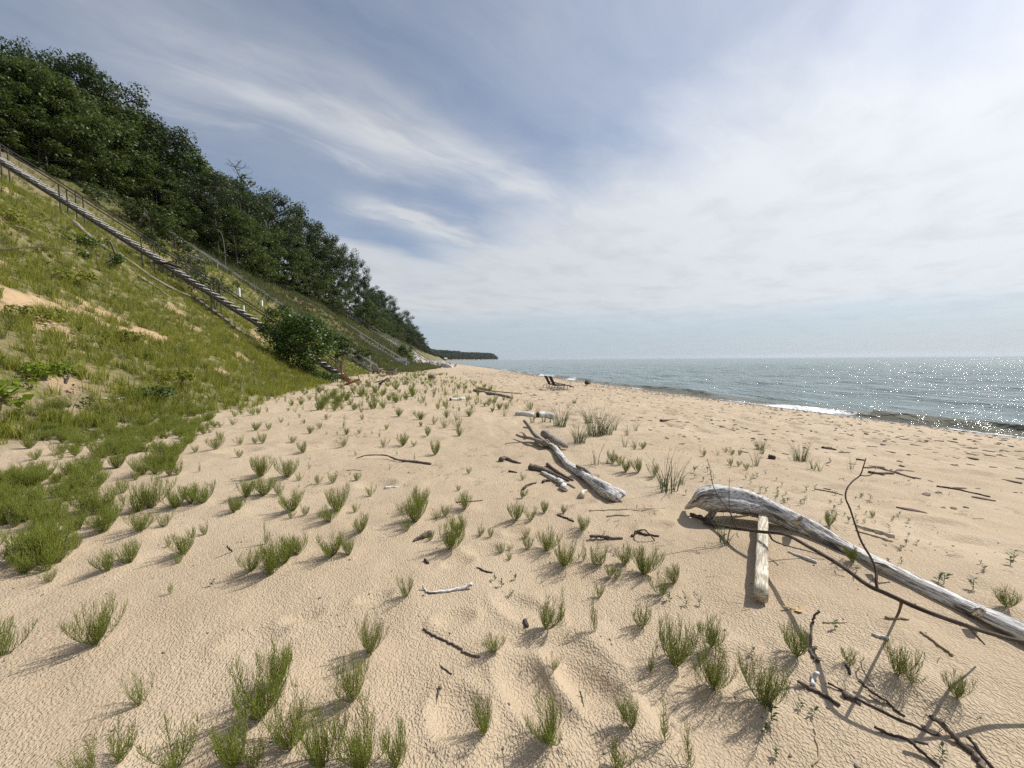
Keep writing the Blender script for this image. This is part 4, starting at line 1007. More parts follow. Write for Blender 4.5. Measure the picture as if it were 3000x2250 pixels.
# eroded bank with hanging roots
c = at(432, 640, .2)
t = empty('root_mass', c, 'dark eroded bank with tangled hanging roots beneath the trees', 'roots')
mb = MB(); rr = random.Random(9)
for k in range(16):
    p = at(rr.uniform(402, 458), rr.uniform(618, 672), .15); r = rr.uniform(.45, .85)
    vs, fs = [], []
    for i in range(5):
        for j in range(7):
            a = 6.283 * j / 7; zz = -1 + 2 * i / 4; q = math.sqrt(max(.04, 1 - zz * zz)) * rr.uniform(.75, 1.2)
            vs.append(p + Vector((math.cos(a) * q, math.sin(a) * q, zz * .8)) * r)
    for i in range(4):
        for j in range(7): fs.append((i * 7 + j, i * 7 + (j + 1) % 7, (i + 1) * 7 + (j + 1) % 7, (i + 1) * 7 + j))
    mb.add(vs, fs)
wl(mb.build('soil_bank', M['soil'], t), t)
for k in range(16):
    x, y = rr.uniform(405, 462), rr.uniform(612, 640); p = at(x, y, .9)
    pts = [p]
    for i in range(4): pts.append(pts[-1] + Vector((rr.uniform(.0, .35), rr.uniform(-.4, .3), rr.uniform(-.75, .12))))
    C = crom(pts, 4); wl(MB().tube(C, lerp_list([.045, .012], len(C)), 5, True, 1, .1, k).build('root', M['straw' if k in (2, 5) else 'snag'], t, True), t)
t = empty('root_mass', at(900, 905), 'rust coloured brush and exposed soil below the tall oaks', 'roots')
mb = MB(); mb2 = MB()
for k in range(12):
    p = at(rr.uniform(872, 936), rr.uniform(885, 915), .0); r = rr.uniform(.3, .6)
    vs, fs = [], []
    for i in range(4):
        for j in range(7):
            a = 6.283 * j / 7; q = (1, .9, .6, .15)[i] * rr.uniform(.8, 1.2); vs.append(p + Vector((math.cos(a) * q, math.sin(a) * q, (0, .3, .6, .8)[i])) * r)
    for i in range(3):
        for j in range(7): fs.append((i * 7 + j, i * 7 + (j + 1) % 7, (i + 1) * 7 + (j + 1) % 7, (i + 1) * 7 + j))
    mb.add(vs, fs)
wl(mb.build('dead_leaves', M['rust'], t), t)
for k in range(12):
    p = at(rr.uniform(868, 930), rr.uniform(878, 905), .6); q = p + Vector((rr.uniform(-1, 1), rr.uniform(-1, 1), rr.uniform(.1, .9)))
    wl(MB().tube([p, (p + q) / 2 + Vector((0, 0, .2)), q], [.05, .04, .02], 5).build('dead_branch', M['snag'], t, True), t)

# ------------------------------------------------------------------ trees
def leaves(rng, clumps, per, L, W, flat=.8, upb=.5):
    """leaf-sized faces spread through clumps: [(centre, radius)]"""
    c = np.array([list(p) for p, r in clumps]); r = np.array([q for p, q in clumps])
    n = len(clumps) * per
    i = np.repeat(np.arange(len(clumps)), per)
    d = rng.normal(size=(n, 3)); d /= np.linalg.norm(d, axis=1)[:, None]
    q = (.35 + .65 * rng.random_sample(n) ** .6)
    ctint = rng.uniform(0, .5, len(clumps))
    pos = c[i] + d * (r[i] * q)[:, None] * np.array([1, 1, flat])
    nor = d * .6 + np.array([0, 0, upb]) + rng.normal(size=(n, 3)) * .45; nor /= np.linalg.norm(nor, axis=1)[:, None]
    tg = np.cross(nor, rng.normal(size=(n, 3))); tg /= np.linalg.norm(tg, axis=1)[:, None] + 1e-9
    bt = np.cross(nor, tg); sz = rng.uniform(.65, 1.25, n)[:, None]
    v = np.stack([pos - tg * L / 2 * sz, pos + bt * W / 2 * sz - tg * L * .08 * sz, pos + tg * L / 2 * sz - nor * L * .12 * sz, pos - bt * W / 2 * sz - tg * L * .08 * sz], 1).reshape(-1, 3)
    qd = np.arange(n * 4).reshape(-1, 4)
    t = np.clip(ctint[i] + rng.uniform(-.1, .5, n), 0, 1)
    return v, qd, np.repeat(t, 4)

def make_tree(seed, H, rad_, bare, nb, per, leaf, topflat=.8, rise=.6, droop=0.0, mult=1, lean=.04):
    """returns trunk mesh builder + crown arrays, tree standing on the origin"""
    rr = random.Random(seed); rng = np.random.RandomState(seed)
    mb = MB(); cl = []
    lx, ly = rr.uniform(-lean, lean) * H, rr.uniform(-lean, lean) * H
    for s in range(mult):
        bx, by = (rr.uniform(-.12, .12) * H, rr.uniform(-.12, .12) * H) if mult > 1 else (0, 0)
        top = Vector((lx + bx * 1.6, ly + by * 1.6, H * rr.uniform(.82, .9)))
        base = Vector((bx * .4, by * .4, -.8))
        pts = crom([base, base.lerp(top, .35) + Vector((rr.uniform(-.02, .02) * H, rr.uniform(-.02, .02) * H, 0)), base.lerp(top, .7) + Vector((rr.uniform(-.03, .03) * H, rr.uniform(-.03, .03) * H, 0)), top], 4)
        tr = H * .0135 / (mult ** .5)
        mb.tube(pts, lerp_list([tr, tr * .8, tr * .5, tr * .12], len(pts)), 7, True, 1, .08, seed)
        n = len(pts)
        for k in range(nb):
            f = bare + (1 - bare) * (k + .3) / nb
            p = pts[min(n - 1, int(f * (n - 1)))]
            az = k * 2.4 + rr.uniform(-.5, .5)
            prof = math.sin(math.pi * min(1, max(0.08, (f - bare) / (1 - bare) * .82 + .14))) ** .7
            L = rad_ * prof * rr.uniform(.65, 1.12)
            e = p + Vector((math.cos(az) * L, math.sin(az) * L, L * rise * rr.uniform(.5, 1.1) - droop * L))
            mid = p.lerp(e, .5) + Vector((0, 0, L * .1))
            mb.tube([p, mid, e], [tr * .36, tr * .22, tr * .08], 5)
            for q, s_ in ((.45, .7), (.75, .9), (1.0, 1.0)):
                if q == .45 and rr.random() < .4: continue
                w = p.lerp(e, q) + Vector((rr.uniform(-.3, .3), rr.uniform(-.3, .3), rr.uniform(-.15, .3))) * rad_ * .3
                cl.append((w, rad_ * rr.uniform(.17, .31) * s_))
        cl.append((top + Vector((0, 0, .03 * H)), rad_ * .26)); cl.append((top - Vector((0, 0, .06 * H)), rad_ * .33))
    return mb, leaves(rng, cl, per, leaf, leaf * .62, topflat)

TREES = {}
def reg(kind, i, spec, mats):
    mb, (v, q, t) = make_tree(**spec)
    a = mb.build('trunk', M['bark'], None, True); b = npmesh('crown', v, q, M[mats], dict(tint=t))
    TREES[(kind, i)] = (a.data, b.data, spec['H']); bpy.data.objects.remove(a); bpy.data.objects.remove(b)
for i in range(5): reg('oak', i, dict(seed=100 + i, H=18, rad_=5.6, bare=.30, nb=17, per=125, leaf=.36), 'oak')
for i in range(3): reg('mid', i, dict(seed=120 + i, H=10, rad_=3.9, bare=.16, nb=17, per=115, leaf=.27, rise=.35), 'maple')
for i in range(3): reg('young', i, dict(seed=140 + i, H=6, rad_=2.6, bare=.08, nb=14, per=100, leaf=.22, rise=.3, topflat=.6), 'maple')
for i in range(2): reg('pale', i, dict(seed=160 + i, H=3.4, rad_=1.5, bare=.12, nb=9, per=34, leaf=.17, rise=.5, mult=2, topflat=.8), 'lime')
reg('fin', 0, dict(seed=171, H=11, rad_=3.4, bare=.2, nb=15, per=90, leaf=.24, rise=.1, droop=.12, topflat=.45), 'lime')
NV = dict(oak=5, mid=3, young=3, pale=2, fin=1)
titems = []
def tree(kind, loc, H, adj, name='broadleaf_tree', cat='tree', group='trees along the top of the bluff', label=None, wide=1.0, lm=True):
    i = R.randrange(NV[kind]); a, b, h0 = TREES[(kind, i)]
    s = H / h0; t = empty(name, loc, label or 'x', cat, group)
    t.scale = (s * wide, s * wide, s); t.rotation_euler = (0, 0, R.uniform(0, 6.28))
    for me, nm in ((a, 'trunk'), (b, 'crown')):
        o = bpy.data.objects.new(nm, me); COL.objects.link(o); o.parent = t
    if label is None:
        px, py, _ = project(Vector(loc) + Vector((0, 0, H * .6))); titems.append((t, px, py, adj))
    return t

SKY = [(-160, 150), (-90, 120), (0, 135), (70, 112), (160, 128), (215, 150), (262, 165), (320, 190), (356, 262), (420, 300), (475, 345), (540, 400), (600, 460), (640, 500), (690, 505), (760, 548), (815, 545), (868, 590), (935, 615), (970, 660), (985, 715),
       (1020, 712), (1050, 735), (1062, 800), (1112, 838), (1150, 880), (1207, 932), (1245, 995), (1281, 1022), (1300, 1035)]
skx = [a for a, b in SKY]; sky_ = [b for a, b in SKY]
def skyline(px): return float(np.interp(px, skx, sky_))
def place_top(px, py, X):
    d = ray(px, py); t = X / d[0]; return CAM + t * d
# crown tops that make the skyline: px, py, X (inland distance)
for (px, py, X, kd, w) in [(-120, 130, -46, 'oak', 1.15), (-30, 175, -42, 'oak', 1.1), (60, 108, -47, 'oak', .62), (150, 122, -46, 'oak', .8), (232, 150, -45, 'oak', .95), (300, 205, -43, 'oak', 1.05), (355, 262, -41, 'oak', 1.1), (425, 318, -38, 'oak', 1), (482, 345, -38, 'oak', 1),
                        (545, 412, -36, 'mid', 1.1), (595, 462, -37, 'mid', 1), (640, 500, -36, 'oak', 1), (735, 560, -34, 'oak', .9), (800, 545, -31, 'oak', .95), (865, 580, -30, 'oak', 1.05), (925, 625, -28, 'oak', 1), (955, 690, -27, 'oak', .9), (1010, 708, -25, 'oak', .72),
                        (1045, 745, -24, 'oak', .7), (1085, 838, -30, 'oak', .9), (1120, 838, -27, 'oak', .9), (1150, 875, -26, 'oak', .95), (1190, 905, -26, 'oak', 1), (1208, 940, -25, 'oak', .9), (1232, 975, -27, 'oak', 1)]:
    T = place_top(px, py, X); g = h1(T[0], T[1]); H = max(5, T[2] - g)
    tree(kd, (T[0], T[1], g), H, 'tall dark leafed' if H > 14 else 'dark leafed', wide=w * min(1.5, max(.85, 15 / H)))
TL = [(-200, 520), (0, 540), (150, 575), (300, 605), (400, 625), (480, 655), (560, 710), (640, 780), (720, 815), (853, 852), (950, 905), (1050, 965), (1130, 992), (1200, 1008), (1300, 1042)]
# fill: second row behind the edge, front row along the treeline
def fill(n, px0, px1, X0, X1, kind, h0, h1_, adj, lower, wide=(.9, 1.2)):
    for k in range(n):
        for _ in range(40):
            px = px0 + (px1 - px0) * (k + R.random()) / n; X = R.uniform(X0, X1)
            d = ray(px, 800); t = X / d[0]; Y = t * d[1]
            if Y < 36 or Y > 420: continue
            g = h1(X, Y); H = R.uniform(h0, h1_)
            q = project((X, Y, g + H)); b = project((X, Y, g))
            top = skyline(q[0]) + lower
            if q[1] < top:
                H = H * max(.0, (b[1] - top)) / max(1, (b[1] - q[1]))
            if H < h0 * .55: continue
            if b[1] > np.interp(b[0], [q_[0] for q_ in TL], [q_[1] for q_ in TL]): continue
            tree(kind, (X, Y, g), H, adj, wide=R.uniform(*wide)); break
fill(18, -150, 640, -44, -37, 'mid', 9, 13, 'shaded medium', 45)
fill(16, -150, 640, -42, -36.5, 'mid', 7, 10, 'shorter leafy', 120)
fill(26, -150, 560, -41, -36.5, 'young', 4.5, 7.5, 'low bushy', 200, (1.0, 1.4))
fill(3, 330, 600, -38, -35, 'fin', 7, 10, 'feathery pale', 130)
fill(14, 640, 1080, -33, -27, 'oak', 13, 18, 'tall shaded', 20, (.8, 1.05))
fill(12, 640, 1080, -28.5, -24.5, 'mid', 7, 11, 'middle height', 90)
fill(5, 540, 690, -33, -29.5, 'young', 3.5, 6, 'low bushy', 160, (1.0, 1.3))
fill(20, 690, 1120, -28.5, -24, 'young', 3.5, 6, 'low bushy', 160, (1.0, 1.3))
fill(12, 1080, 1240, -32, -22, 'oak', 12, 17, 'dark green', 14)
fill(24, 1060, 1250, -26, -19, 'mid', 6, 10, 'low green', 30, (1.1, 1.4))
auto_label(titems, 'tree', [('the bare snag', 715, 600), ('the upper stairs', 60, 400), ('the root bank', 432, 600), ('the picture corner', -20, 150), ('the green trestle', 376, 520), ('the tall slender oak', 1010, 780),
                            ('the rusty brush', 905, 840), ('the second stairs', 690, 770), ('the third stairs', 1020, 930), ('the boulder slope', 1245, 1020), ('the highest crown', 160, 130), ('the forked skyline oak', 860, 620)])
# far rows, small in the picture
far_n = 0
y = 250.0
while y < 430:
    for X0 in (-24, -30, -37):
        X = X0 + toeX(y) + 9 + R.uniform(-2, 2); g = h1(X, y)
        H = R.uniform(10, 15); q = project((X, y, g + H)); top = skyline(q[0]) + 2; b = project((X, y, g))
        if q[1] < top: H *= max(.3, (b[1] - top) / (b[1] - q[1]))
        tree('oak', (X, y, g), H, '', label='small far off tree in the dark woodland receding beyond the last stairs', group='far trees receding along the bluff', wide=1.25)
    y += R.uniform(7, 11)

# distant wood: the bluff past the last stairs and the headland across the bay
def mass(seed):
    rng = np.random.RandomState(seed); rr = random.Random(seed)
    cl = [(Vector((rr.uniform(-2.6, 2.6), rr.uniform(-2.6, 2.6), rr.uniform(1.5, 9))), rr.uniform(1.3, 2.3)) for k in range(13)]
    return leaves(rng, cl, 34, 1.1, .8, .8)
y = np.concatenate([NR.uniform(420, 1240, 900), NR.uniform(1180, 2150, 2600)])
s = np.concatenate([NR.uniform(14, 50, 900), NR.uniform(3, 60, 2600)])
x = toeX(y) - s
P = np.stack([x, y, height(x, y) - .5], -1)
o = scatter('distant_woodland', [mass(k) for k in (1, 2, 3)], P, np.where(y < 1150, NR.uniform(.8, 1.15, len(y)), NR.uniform(1.0, 1.45, len(y))), M['wood_mass']); tag(o, 'hazy dark woodland on the headland across the bay', 'woodland', kind='stuff')

# bare dead tree
t = empty('bare_snag', at(716, 770), 'bare grey snag with twisted twigs above the dark tree tops', 'dead tree')
gl = at(716, 770); dsn = depth_of(gl)
pts = [gl] + [atd(x, y, dsn) for x, y in ((718, 700), (722, 640), (724, 600), (720, 570), (712, 545), (703, 520), (694, 500), (686, 484))]
C = crom(pts, 3); L0 = wl(MB().tube(C, lerp_list([.24, .2, .16, .10, .05], len(C)), 7, True, 1, .08, 3).build('trunk', M['snag'], t, True), t)
rr = random.Random(6)
for k in range(26):
    i = rr.randrange(len(C) // 2, len(C)); p = C[i]; a = rr.uniform(0, 6.28); L = rr.uniform(.8, 2.6) * (1.25 - .5 * i / len(C))
    q = p + Vector((math.cos(a) * L, math.sin(a) * L, L * rr.uniform(-.1, .9))); m = (p + q) / 2 + Vector((rr.uniform(-.3, .3), rr.uniform(-.3, .3), rr.uniform(0, .4)))
    mb = MB().tube(crom([p, m, q], 3), lerp_list([.05, .018], 7), 4)
    for z in range(3):
        f = m.lerp(q, rr.random()); g = f + Vector((rr.uniform(-.7, .7), rr.uniform(-.7, .7), rr.uniform(.0, .7))); mb.tube([f, (f + g) / 2 + Vector((.05, 0, .1)), g], [.022, .018, .01], 3)
    wl(mb.build('bough', M['snag'], t), t)
# two slim pale trunks in the shade of the wood
for (x, y0, y1, lb) in ((168, 490, 380, 'slim bare dark trunk standing at the wood edge above the stairs'), (660, 790, 680, 'leaning slim grey stem with a bent top beside the second stairs')):
    g = at(x, y0); d = depth_of(g); t = empty('slim_dead_tree', g, lb, 'dead tree')
    C = crom([g, atd(x - 2, (y0 + y1) / 2, d), atd(x - (3 if x < 300 else 14), y1, d)] + ([atd(x - 50, y1 - 12, d)] if x > 300 else []), 4)
    wl(MB().tube(C, lerp_list([.07, .04], len(C)), 6).build('stem', M['snag'], t, True), t)
    wl(MB().tube([C[3], C[3] + Vector((.4, -.3, .6)), C[3] + Vector((.9, -.4, .9))], [.04, .03, .015], 5).build('side_twig', M['snag'], t, True), t)

# shrubs by the stairs
def on_ray(px, Y):
    d = ray(px, 1050); t = Y / d[1]; return Vector((t * d[0], Y, h1(t * d[0], Y)))
def shrub(name, label, px, py, H, kind, clumps, per, leaf, mat, stems=5, seed=1, flat=.85, stemmat='bark', upb=.5, stemh=.6, Y=None):
    g = at(px, py) if Y is None else on_ray(px, Y); t = empty(name, g, label, 'shrub'); rng = np.random.RandomState(seed); rr = random.Random(seed)
    cl = [(Vector(c), r) for c, r in clumps]
    v, q, tt = leaves(rng, cl, per, leaf, leaf * .66, flat, upb)
    npmesh('foliage', v, q, M[mat], dict(tint=tt), False, t)
    for k in range(stems):
        c = cl[rr.randrange(len(cl))][0]; b = Vector((rr.uniform(-.25, .25), rr.uniform(-.25, .25), -.2))
        MB().tube(crom([b, b.lerp(c, .5) + Vector((rr.uniform(-.2, .2), rr.uniform(-.2, .2), .1)), c], 3), lerp_list([.035, .012], 7), 5).build('stem', M[stemmat], t, True)
    return t
rr = random.Random(3)
def ell(n, rx, ry, z0, z1, r0, r1, seed, taper=.5):
    q = random.Random(seed); out = []
    while len(out) < n:
        x, y, z = q.uniform(-1, 1), q.uniform(-1, 1), q.uniform(0, 1)
        w = math.sqrt(max(0, 1 - (2 * z - 1) ** 2 * .8)) * (1 if z > .4 else taper + (1 - taper) * z / .4)
        if x * x + y * y > w * w: continue
        out.append(((x * rx, y * ry, z0 + (z1 - z0) * z), q.uniform(r0, r1)))
    return out
gb = at(900, 1098)
t = shrub('round_bush', 'big round dark green bush in front of the lower wooden stairs', 880, 1080, 4, '', ell(75, 1.95, 1.5, .0, 4.0, .38, .68, 5, .85), 125, .16, 'bush', 7, 5, Y=27.6)
shrub('round_bush', 'lighter leafy bush rising behind the big round bush', 835, 1020, 3, '', ell(30, 1.7, 1.0, 1.2, 4.1, .3, .55, 8, .7), 80, .16, 'maple', 5, 8, Y=28.6)
shrub('sumac_shrub', 'feathery sumac with bare slanting stems right of the big round bush', 1000, 1092, 3, '', ell(26, 1.5, 1.2, 1.5, 3.7, .28, .48, 9), 60, .22, 'sumac', 11, 9, .6, 'brown')
shrub('sumac_shrub', 'smaller sumac drooping beyond the lower handrail', 1062, 1075, 2, '', ell(15, 1.1, .9, .9, 2.6, .25, .42, 10), 55, .2, 'sumac', 7, 10, .6, 'brown')
shrub('sumac_shrub', 'young leafy shrub where the pale straight stairs end', 1185, 1052, 2, '', ell(20, 2.2, 2, .6, 3.8, .5, .9, 12), 60, .32, 'sumac', 4, 12)
shrub('sumac_shrub', 'yellow green shrub against the near edge of the boulder slope', 1203, 1056, 2, '', ell(14, 1.2, 1.2, .2, 3.0, .4, .8, 13), 60, .3, 'sap', 3, 13)
shrub('sapling', 'leafy pale green sapling over the stairs landing', 470, 800, 2, '', ell(11, 1.1, 1.0, 1.5, 3.0, .26, .45, 14), 45, .19, 'lime', 4, 14)
shrub('sapling', 'spreading pale leafed sapling behind the landing rail', 560, 850, 2, '', ell(22, 1.9, 1.6, 1.0, 3.4, .3, .5, 15), 50, .20, 'lime', 5, 15)
shrub('sapling', 'pale leafed sapling leaning over the lower handrail', 630, 905, 2, '', ell(20, 1.8, 1.4, .9, 3.2, .3, .5, 16), 50, .19, 'lime', 5, 16)
shrub('sapling', 'low leafy sapling below the bank of hanging roots', 375, 650, 2, '', ell(16, 1.5, 1.3, .4, 2.4, .3, .55, 17), 55, .2, 'lime', 4, 17)
shrub('sapling', 'broad low sapling uphill of the upper handrail', 290, 600, 2, '', ell(14, 1.5, 1.2, .3, 2.0, .3, .5, 18), 50, .2, 'lime', 4, 18)
shrub('sapling', 'bushy green shrub under the young maples', 520, 735, 2, '', ell(26, 2.4, 1.8, .4, 3.2, .4, .7, 19), 80, .22, 'maple', 4, 19)
shrub('sapling', 'dense green shrub below the second stairs top', 460, 690, 2, '', ell(24, 2.2, 1.8, .4, 3.0, .4, .7, 20), 80, .22, 'maple', 4, 20)
for k, (px, py, s, mt, lb) in enumerate([(205, 830, .6, 'slope', 'rounded yellow green herb mound on the near slope'), (40, 660, .7, 'slope', 'leafy weed mound at the left end of the bowed branch'), (300, 770, .6, 'bush', 'dark leafy weed beside the grey fallen trunk'), (250, 720, .6, 'bush', 'leafy weed mound below the upper fallen trunk'),
                                       (455, 1165, .32, 'bush', 'small dark leafed weed near the pale stick at the slope foot'), (150, 1105, .4, 'sap', 'pale leafed weed among the litter of the near slope'), (880, 1085, .5, 'bush', 'leafy weed at the sand crest before the round bush'), (940, 1110, .7, 'bush', 'leafy weeds beside the lowest stair treads'),
                                       (355, 1000, .45, 'slope', 'bright herb mound in the middle of the near slope'), (110, 940, .45, 'slope', 'bright herb mound low on the near slope'), (520, 1120, .4, 'slope', 'bright herb mound near the sandy edge of the slope')]):
    shrub('weed_clump', lb, px, py, 1, '', [((x * s, y * s, z * s), r * s) for (x, y, z), r in ell(14, 1.5, 1.5, .1, .8, .3, .55, 30 + k)], 42, .10 if s < .55 else .12, mt, 2, 30 + k)
# broad leafed sapling at the picture's edge
for k, (px, Y, lb) in enumerate([(905, 28.9, 'leafy weed patch below the middle of the lowest stair flight'), (948, 29.4, 'bushy weeds hiding the lower edge of the last stair treads'), (975, 29.6, 'small leafy weed clump at the last stair tread')]):
    shrub('weed_clump', lb, px, 1100, 1, '', [((x * .7, y * .5, z * .75), r * .7) for (x, y, z), r in ell(14, 1.5, 1.5, .1, .9, .3, .55, 60 + k)], 50, .13, 'bush' if k == 1 else 'maple', 2, 60 + k, Y=Y)
shrub('broadleaf_sapling', 'bright yellow green broad leafed sapling at the near edge of the slope', -45, 1250, 1, '', [((x, y, z), r) for (x, y, z), r in ell(12, .85, .7, .3, 1.1, .16, .3, 44)], 11, .20, 'sap', 6, 44, .8, 'brown', .9)

# ------------------------------------------------------------------ far boulders
rr = random.Random(21); BR = []
for k in range(5):
    vs, fs = [], []
    import bmesh
    bm = bmesh.new(); bmesh.ops.create_icosphere(bm, subdivisions=2, radius=1)
    for v in bm.verts:
        q = .75 + .35 * float(vn(np.array([v.co.x * 1.3 + k * 9]), np.array([v.co.y * 1.3 + v.co.z * 2.1]))[0]); v.co *= q
        for a in ((1, .3, .2), (-.5, .8, .4), (.1, -.7, .8), (-.3, -.4, -.8)):
            n = Vector(a).normalized(); e = v.co.dot(n) - .62
            if e > 0: v.co -= n * e
        v.co.z *= .75
    me = bpy.data.meshes.new('boulder'); bm.to_mesh(me); bm.free(); me.materials.append(M['rock']); BR.append(me)
POLY = [(1208, 1028), (1222, 1030), (1262, 1042), (1300, 1055), (1330, 1068), (1322, 1073), (1285, 1070), (1250, 1063), (1208, 1060)]
P = cand(60000, -16, 5, 60, 190, lambda x, y: inpoly(*project(np.stack([x, y, height(x, y) + .4], -1))[:2], POLY))[:170]
for p in P:
    o = bpy.data.objects.new('boulder', BR[rr.randrange(5)]); COL.objects.link(o)
    s = rr.uniform(.7, 1.6); o.location = (p[0], p[1], p[2] + s * .25); o.scale = (s * rr.uniform(.8, 1.3), s * rr.uniform(.8, 1.2), s); o.rotation_euler = (rr.uniform(-.5, .5), rr.uniform(-.5, .5), rr.uniform(0, 6.28))
    tag(o, 'pale angular boulder in the rubble slope at the far end of the beach', 'boulder', 'boulders of the rubble slope')
o = bpy.data.objects.new('boulder', BR[1]); COL.objects.link(o); o.location = at(1335, 1050.5) ; o.location = (-30 + toeX(1190) * 0 + 22, 1195, 5); o.scale = (14, 16, 9); tag(o, 'pale bare sand scar below the headland woodland', 'sand scar'); o.name = 'sand_scar'

# ------------------------------------------------------------------ posts, signs, seats
def post(name, label, cat, px, py, h, w, mat, panel=None):
    g = at(px, py); d = depth_of(g); H = h * d / F; W = w * d / F
    t = empty(name, g, label, cat)
    if panel:
        MB().beam((0, 0, -.2), (0, 0, H), .05, .05, (1, 0, 0)).build('pole', M['railbrown'], t)
        MB().beam((0, -.04, H * .45), (0, -.04, H * 1.02), W, .03, (0, 1, 0)).build('panel', M[mat], t)
        MB().beam((0, -.058, H * .68), (0, -.058, H * .74), W * .5, .004, (0, 1, 0)).build('marking', M['pebble'], t)
    else:
        MB().beam((0, 0, -.2), (0, 0, H), W, W, (1, 0, 0)).build('shaft', M[mat], t)
        MB().beam((0, 0, H), (0, 0, H + W * .25), W * .8, W * .8, (1, 0, 0)).build('cap', M[mat], t)
post('marker_post', 'uppermost white marker post on the grass between the two stairs', 'marker', 701, 869, 24, 5, 'white')
post('marker_post', 'leaning white marker post above the big round bush', 'marker', 767, 899, 18, 5, 'white')
post('marker_post', 'white marker post seen through the lower handrail', 'marker', 714, 918, 22, 4, 'white')
post('small_sign', 'small white sign on a dark stake at the bluff foot', 'sign', 1084, 1063, 20, 5, 'white', True)
post('small_sign', 'short white sign plate beyond the dark stake sign', 'sign', 1147, 1066, 11, 4, 'white', True)

# green trestle at the edge of the wood
g = at(378, 588); t = empty('sawhorse', g, 'little green trestle standing on the turf above the root bank', 'trestle')
for a, b in (((-.7, 0, 0), (-.1, 0, 1.3)), ((.6, 0, -.1), (-.05, 0, 1.3)), ((-.1, .5, .1), (-.05, 0, 1.3)), ((-.45, 0, .55), (.35, 0, .5))):
    MB().beam(a, b, .06, .06, (0, 1, 0.01)).build('leg', M['railpale'], t)

# loungers facing the lake
def lounger(px, py, label):
    g = at(px, py); t = empty('beach_lounger', g, label, 'lounger', 'dark loungers facing the lake'); t.rotation_euler = (0, 0, rad(6)); t.scale = (.74, .74, .68)
    fr = M['loungeframe']; W = .62
    for y in (-W / 2, W / 2):
        MB().tube(crom([(0, y, .33), (.5, y, .335), (1.0, y, .33), (1.25, y, .31), (1.42, y, .2), (1.48, y, .07)], 3), .02, 6).build('side_rail', fr, t, True)
        MB().tube(crom([(-.42, y, .0), (-.38, y, .25), (-.15, y, .42), (.02, y, .36)], 3), .017, 6).build('leg', fr, t, True)
        for x in (.12, .62, .95): MB().tube([(x, y, .33), (x - .02, y, .0)], .016, 6).build('leg', fr, t, True)
        MB().tube(crom([(.02, y, .36), (.1, y, .55), (.28, y, .56), (.5, y, .46), (.62, y, .34)], 3), .02, 6).build('armrest', fr, t, True)
        MB().beam((-.42, y, .02), (1.2, y, .02), .025, .025).build('runner', fr, t)
    MB().beam((.0, 0, .345), (1.22, 0, .345), W - .04, .02).build('seat', M['loungecloth'], t)
    MB().beam((1.2, 0, .335), (1.44, 0, .18), W - .04, .02).build('foot_rest', M['loungecloth'], t)
    MB().beam((.02, 0, .33), (-.36, 0, 1.12), W - .04, .035, (1, 0, .3)).build('backrest', M['loungecloth'], t)
    return t
lounger(1610, 1137, 'dark brown lounger on the open beach, the farther of the pair')
lounger(1624, 1141.5, 'dark brown lounger on the open beach, the nearer of the pair')

# reddish chair seen from the side
def adirondack(name, px, py, label, mat, rz, tip=0.0, s=1.0, Y=None):
    g = at(px, py) if Y is None else on_ray(px, Y); t = empty(name, g, label, 'chair'); t.rotation_euler = (tip, 0, rz); t.scale = (s, s, s)
    for k in range(5):
        y = -.24 + .12 * k; top = 1.0 - .05 * abs(k - 2)
        MB().beam((-.02, y, .16), (-.62 * top, y, .98 * top), .105, .022, (1, 0, .6)).build('back_slat', M[mat], t)
    for k in range(5):
        f = k / 4; MB().beam((-.02 + .52 * f, -.28, .17 + .19 * f), (-.02 + .52 * f, .28, .17 + .19 * f), .105, .022).build('seat_slat', M[mat], t)
    for y in (-.27, .27): MB().beam((.02, y, .10), (-.66, y, 1.04), .045, .10, (1, 0, .6)).build('back_post', M[mat], t)
    for y in (-.3, .3):
        MB().beam((-.3, y, .02), (.55, y, .34), .03, .12).build('side_rail', M[mat], t)
        MB().beam((.50, y, .60), (.72, y, .0), .10, .035, (1, 0, 0.3)).build('front_leg', M[mat], t)
        MB().beam((-.32, y * 1.1, .585), (.56, y * 1.1, .60), .14, .025).build('armrest', M[mat], t)
        MB().beam((-.20, y, .0), (-.16, y, .30), .09, .03, (1, 0, 0)).build('back_leg', M[mat], t)
    return t
adirondack('beach_chair', 1022, 1124, 'faded reddish slatted beach chair at the foot of the wooden stairs', 'redchair', rad(14), 0, 1.0, 26.0)
adirondack('beach_chair', 1103, 1096, 'weathered grey chair beside pale boards in the grass', 'grey', rad(70), .12, 1.15)
adirondack('beach_chair', 1150, 1100, 'dark slatted chair tipped over at the edge of the sand', 'brown', rad(200), 1.2, 1.1)
stick('driftwood_plank', 'pale board poking out behind the weathered grey chair', 'plank', [(1082, 1071, .5), (1090, 1075, .5), (1098, 1080, .4)], .09, .08, M['straw'])
stick('driftwood_plank', 'pale board running from the grey chair to the tipped chair', 'plank', [(1112, 1082, .4), (1122, 1087, .3), (1130, 1092, .2)], .09, .08, M['straw'])
# white garden seat
g = at(1172, 1069); t = empty('garden_bench', g, 'white garden seat at the foot of the pale straight stairs', 'bench'); t.scale = (1.5, 1.5, 1.5)
MB().beam((-.9, 0, .45), (.9, 0, .45), .5, .06).build('seat', M['railpale'], t); MB().beam((-.9, .25, .75), (.9, .25, .75), .05, .45).build('backrest', M['railpale'], t)
for x in (-.8, .8):
    for y in (-.2, .2): MB().beam((x, y, -.1), (x, y, .45), .08, .08, (1, 0, 0)).build('leg', M['white'], t)

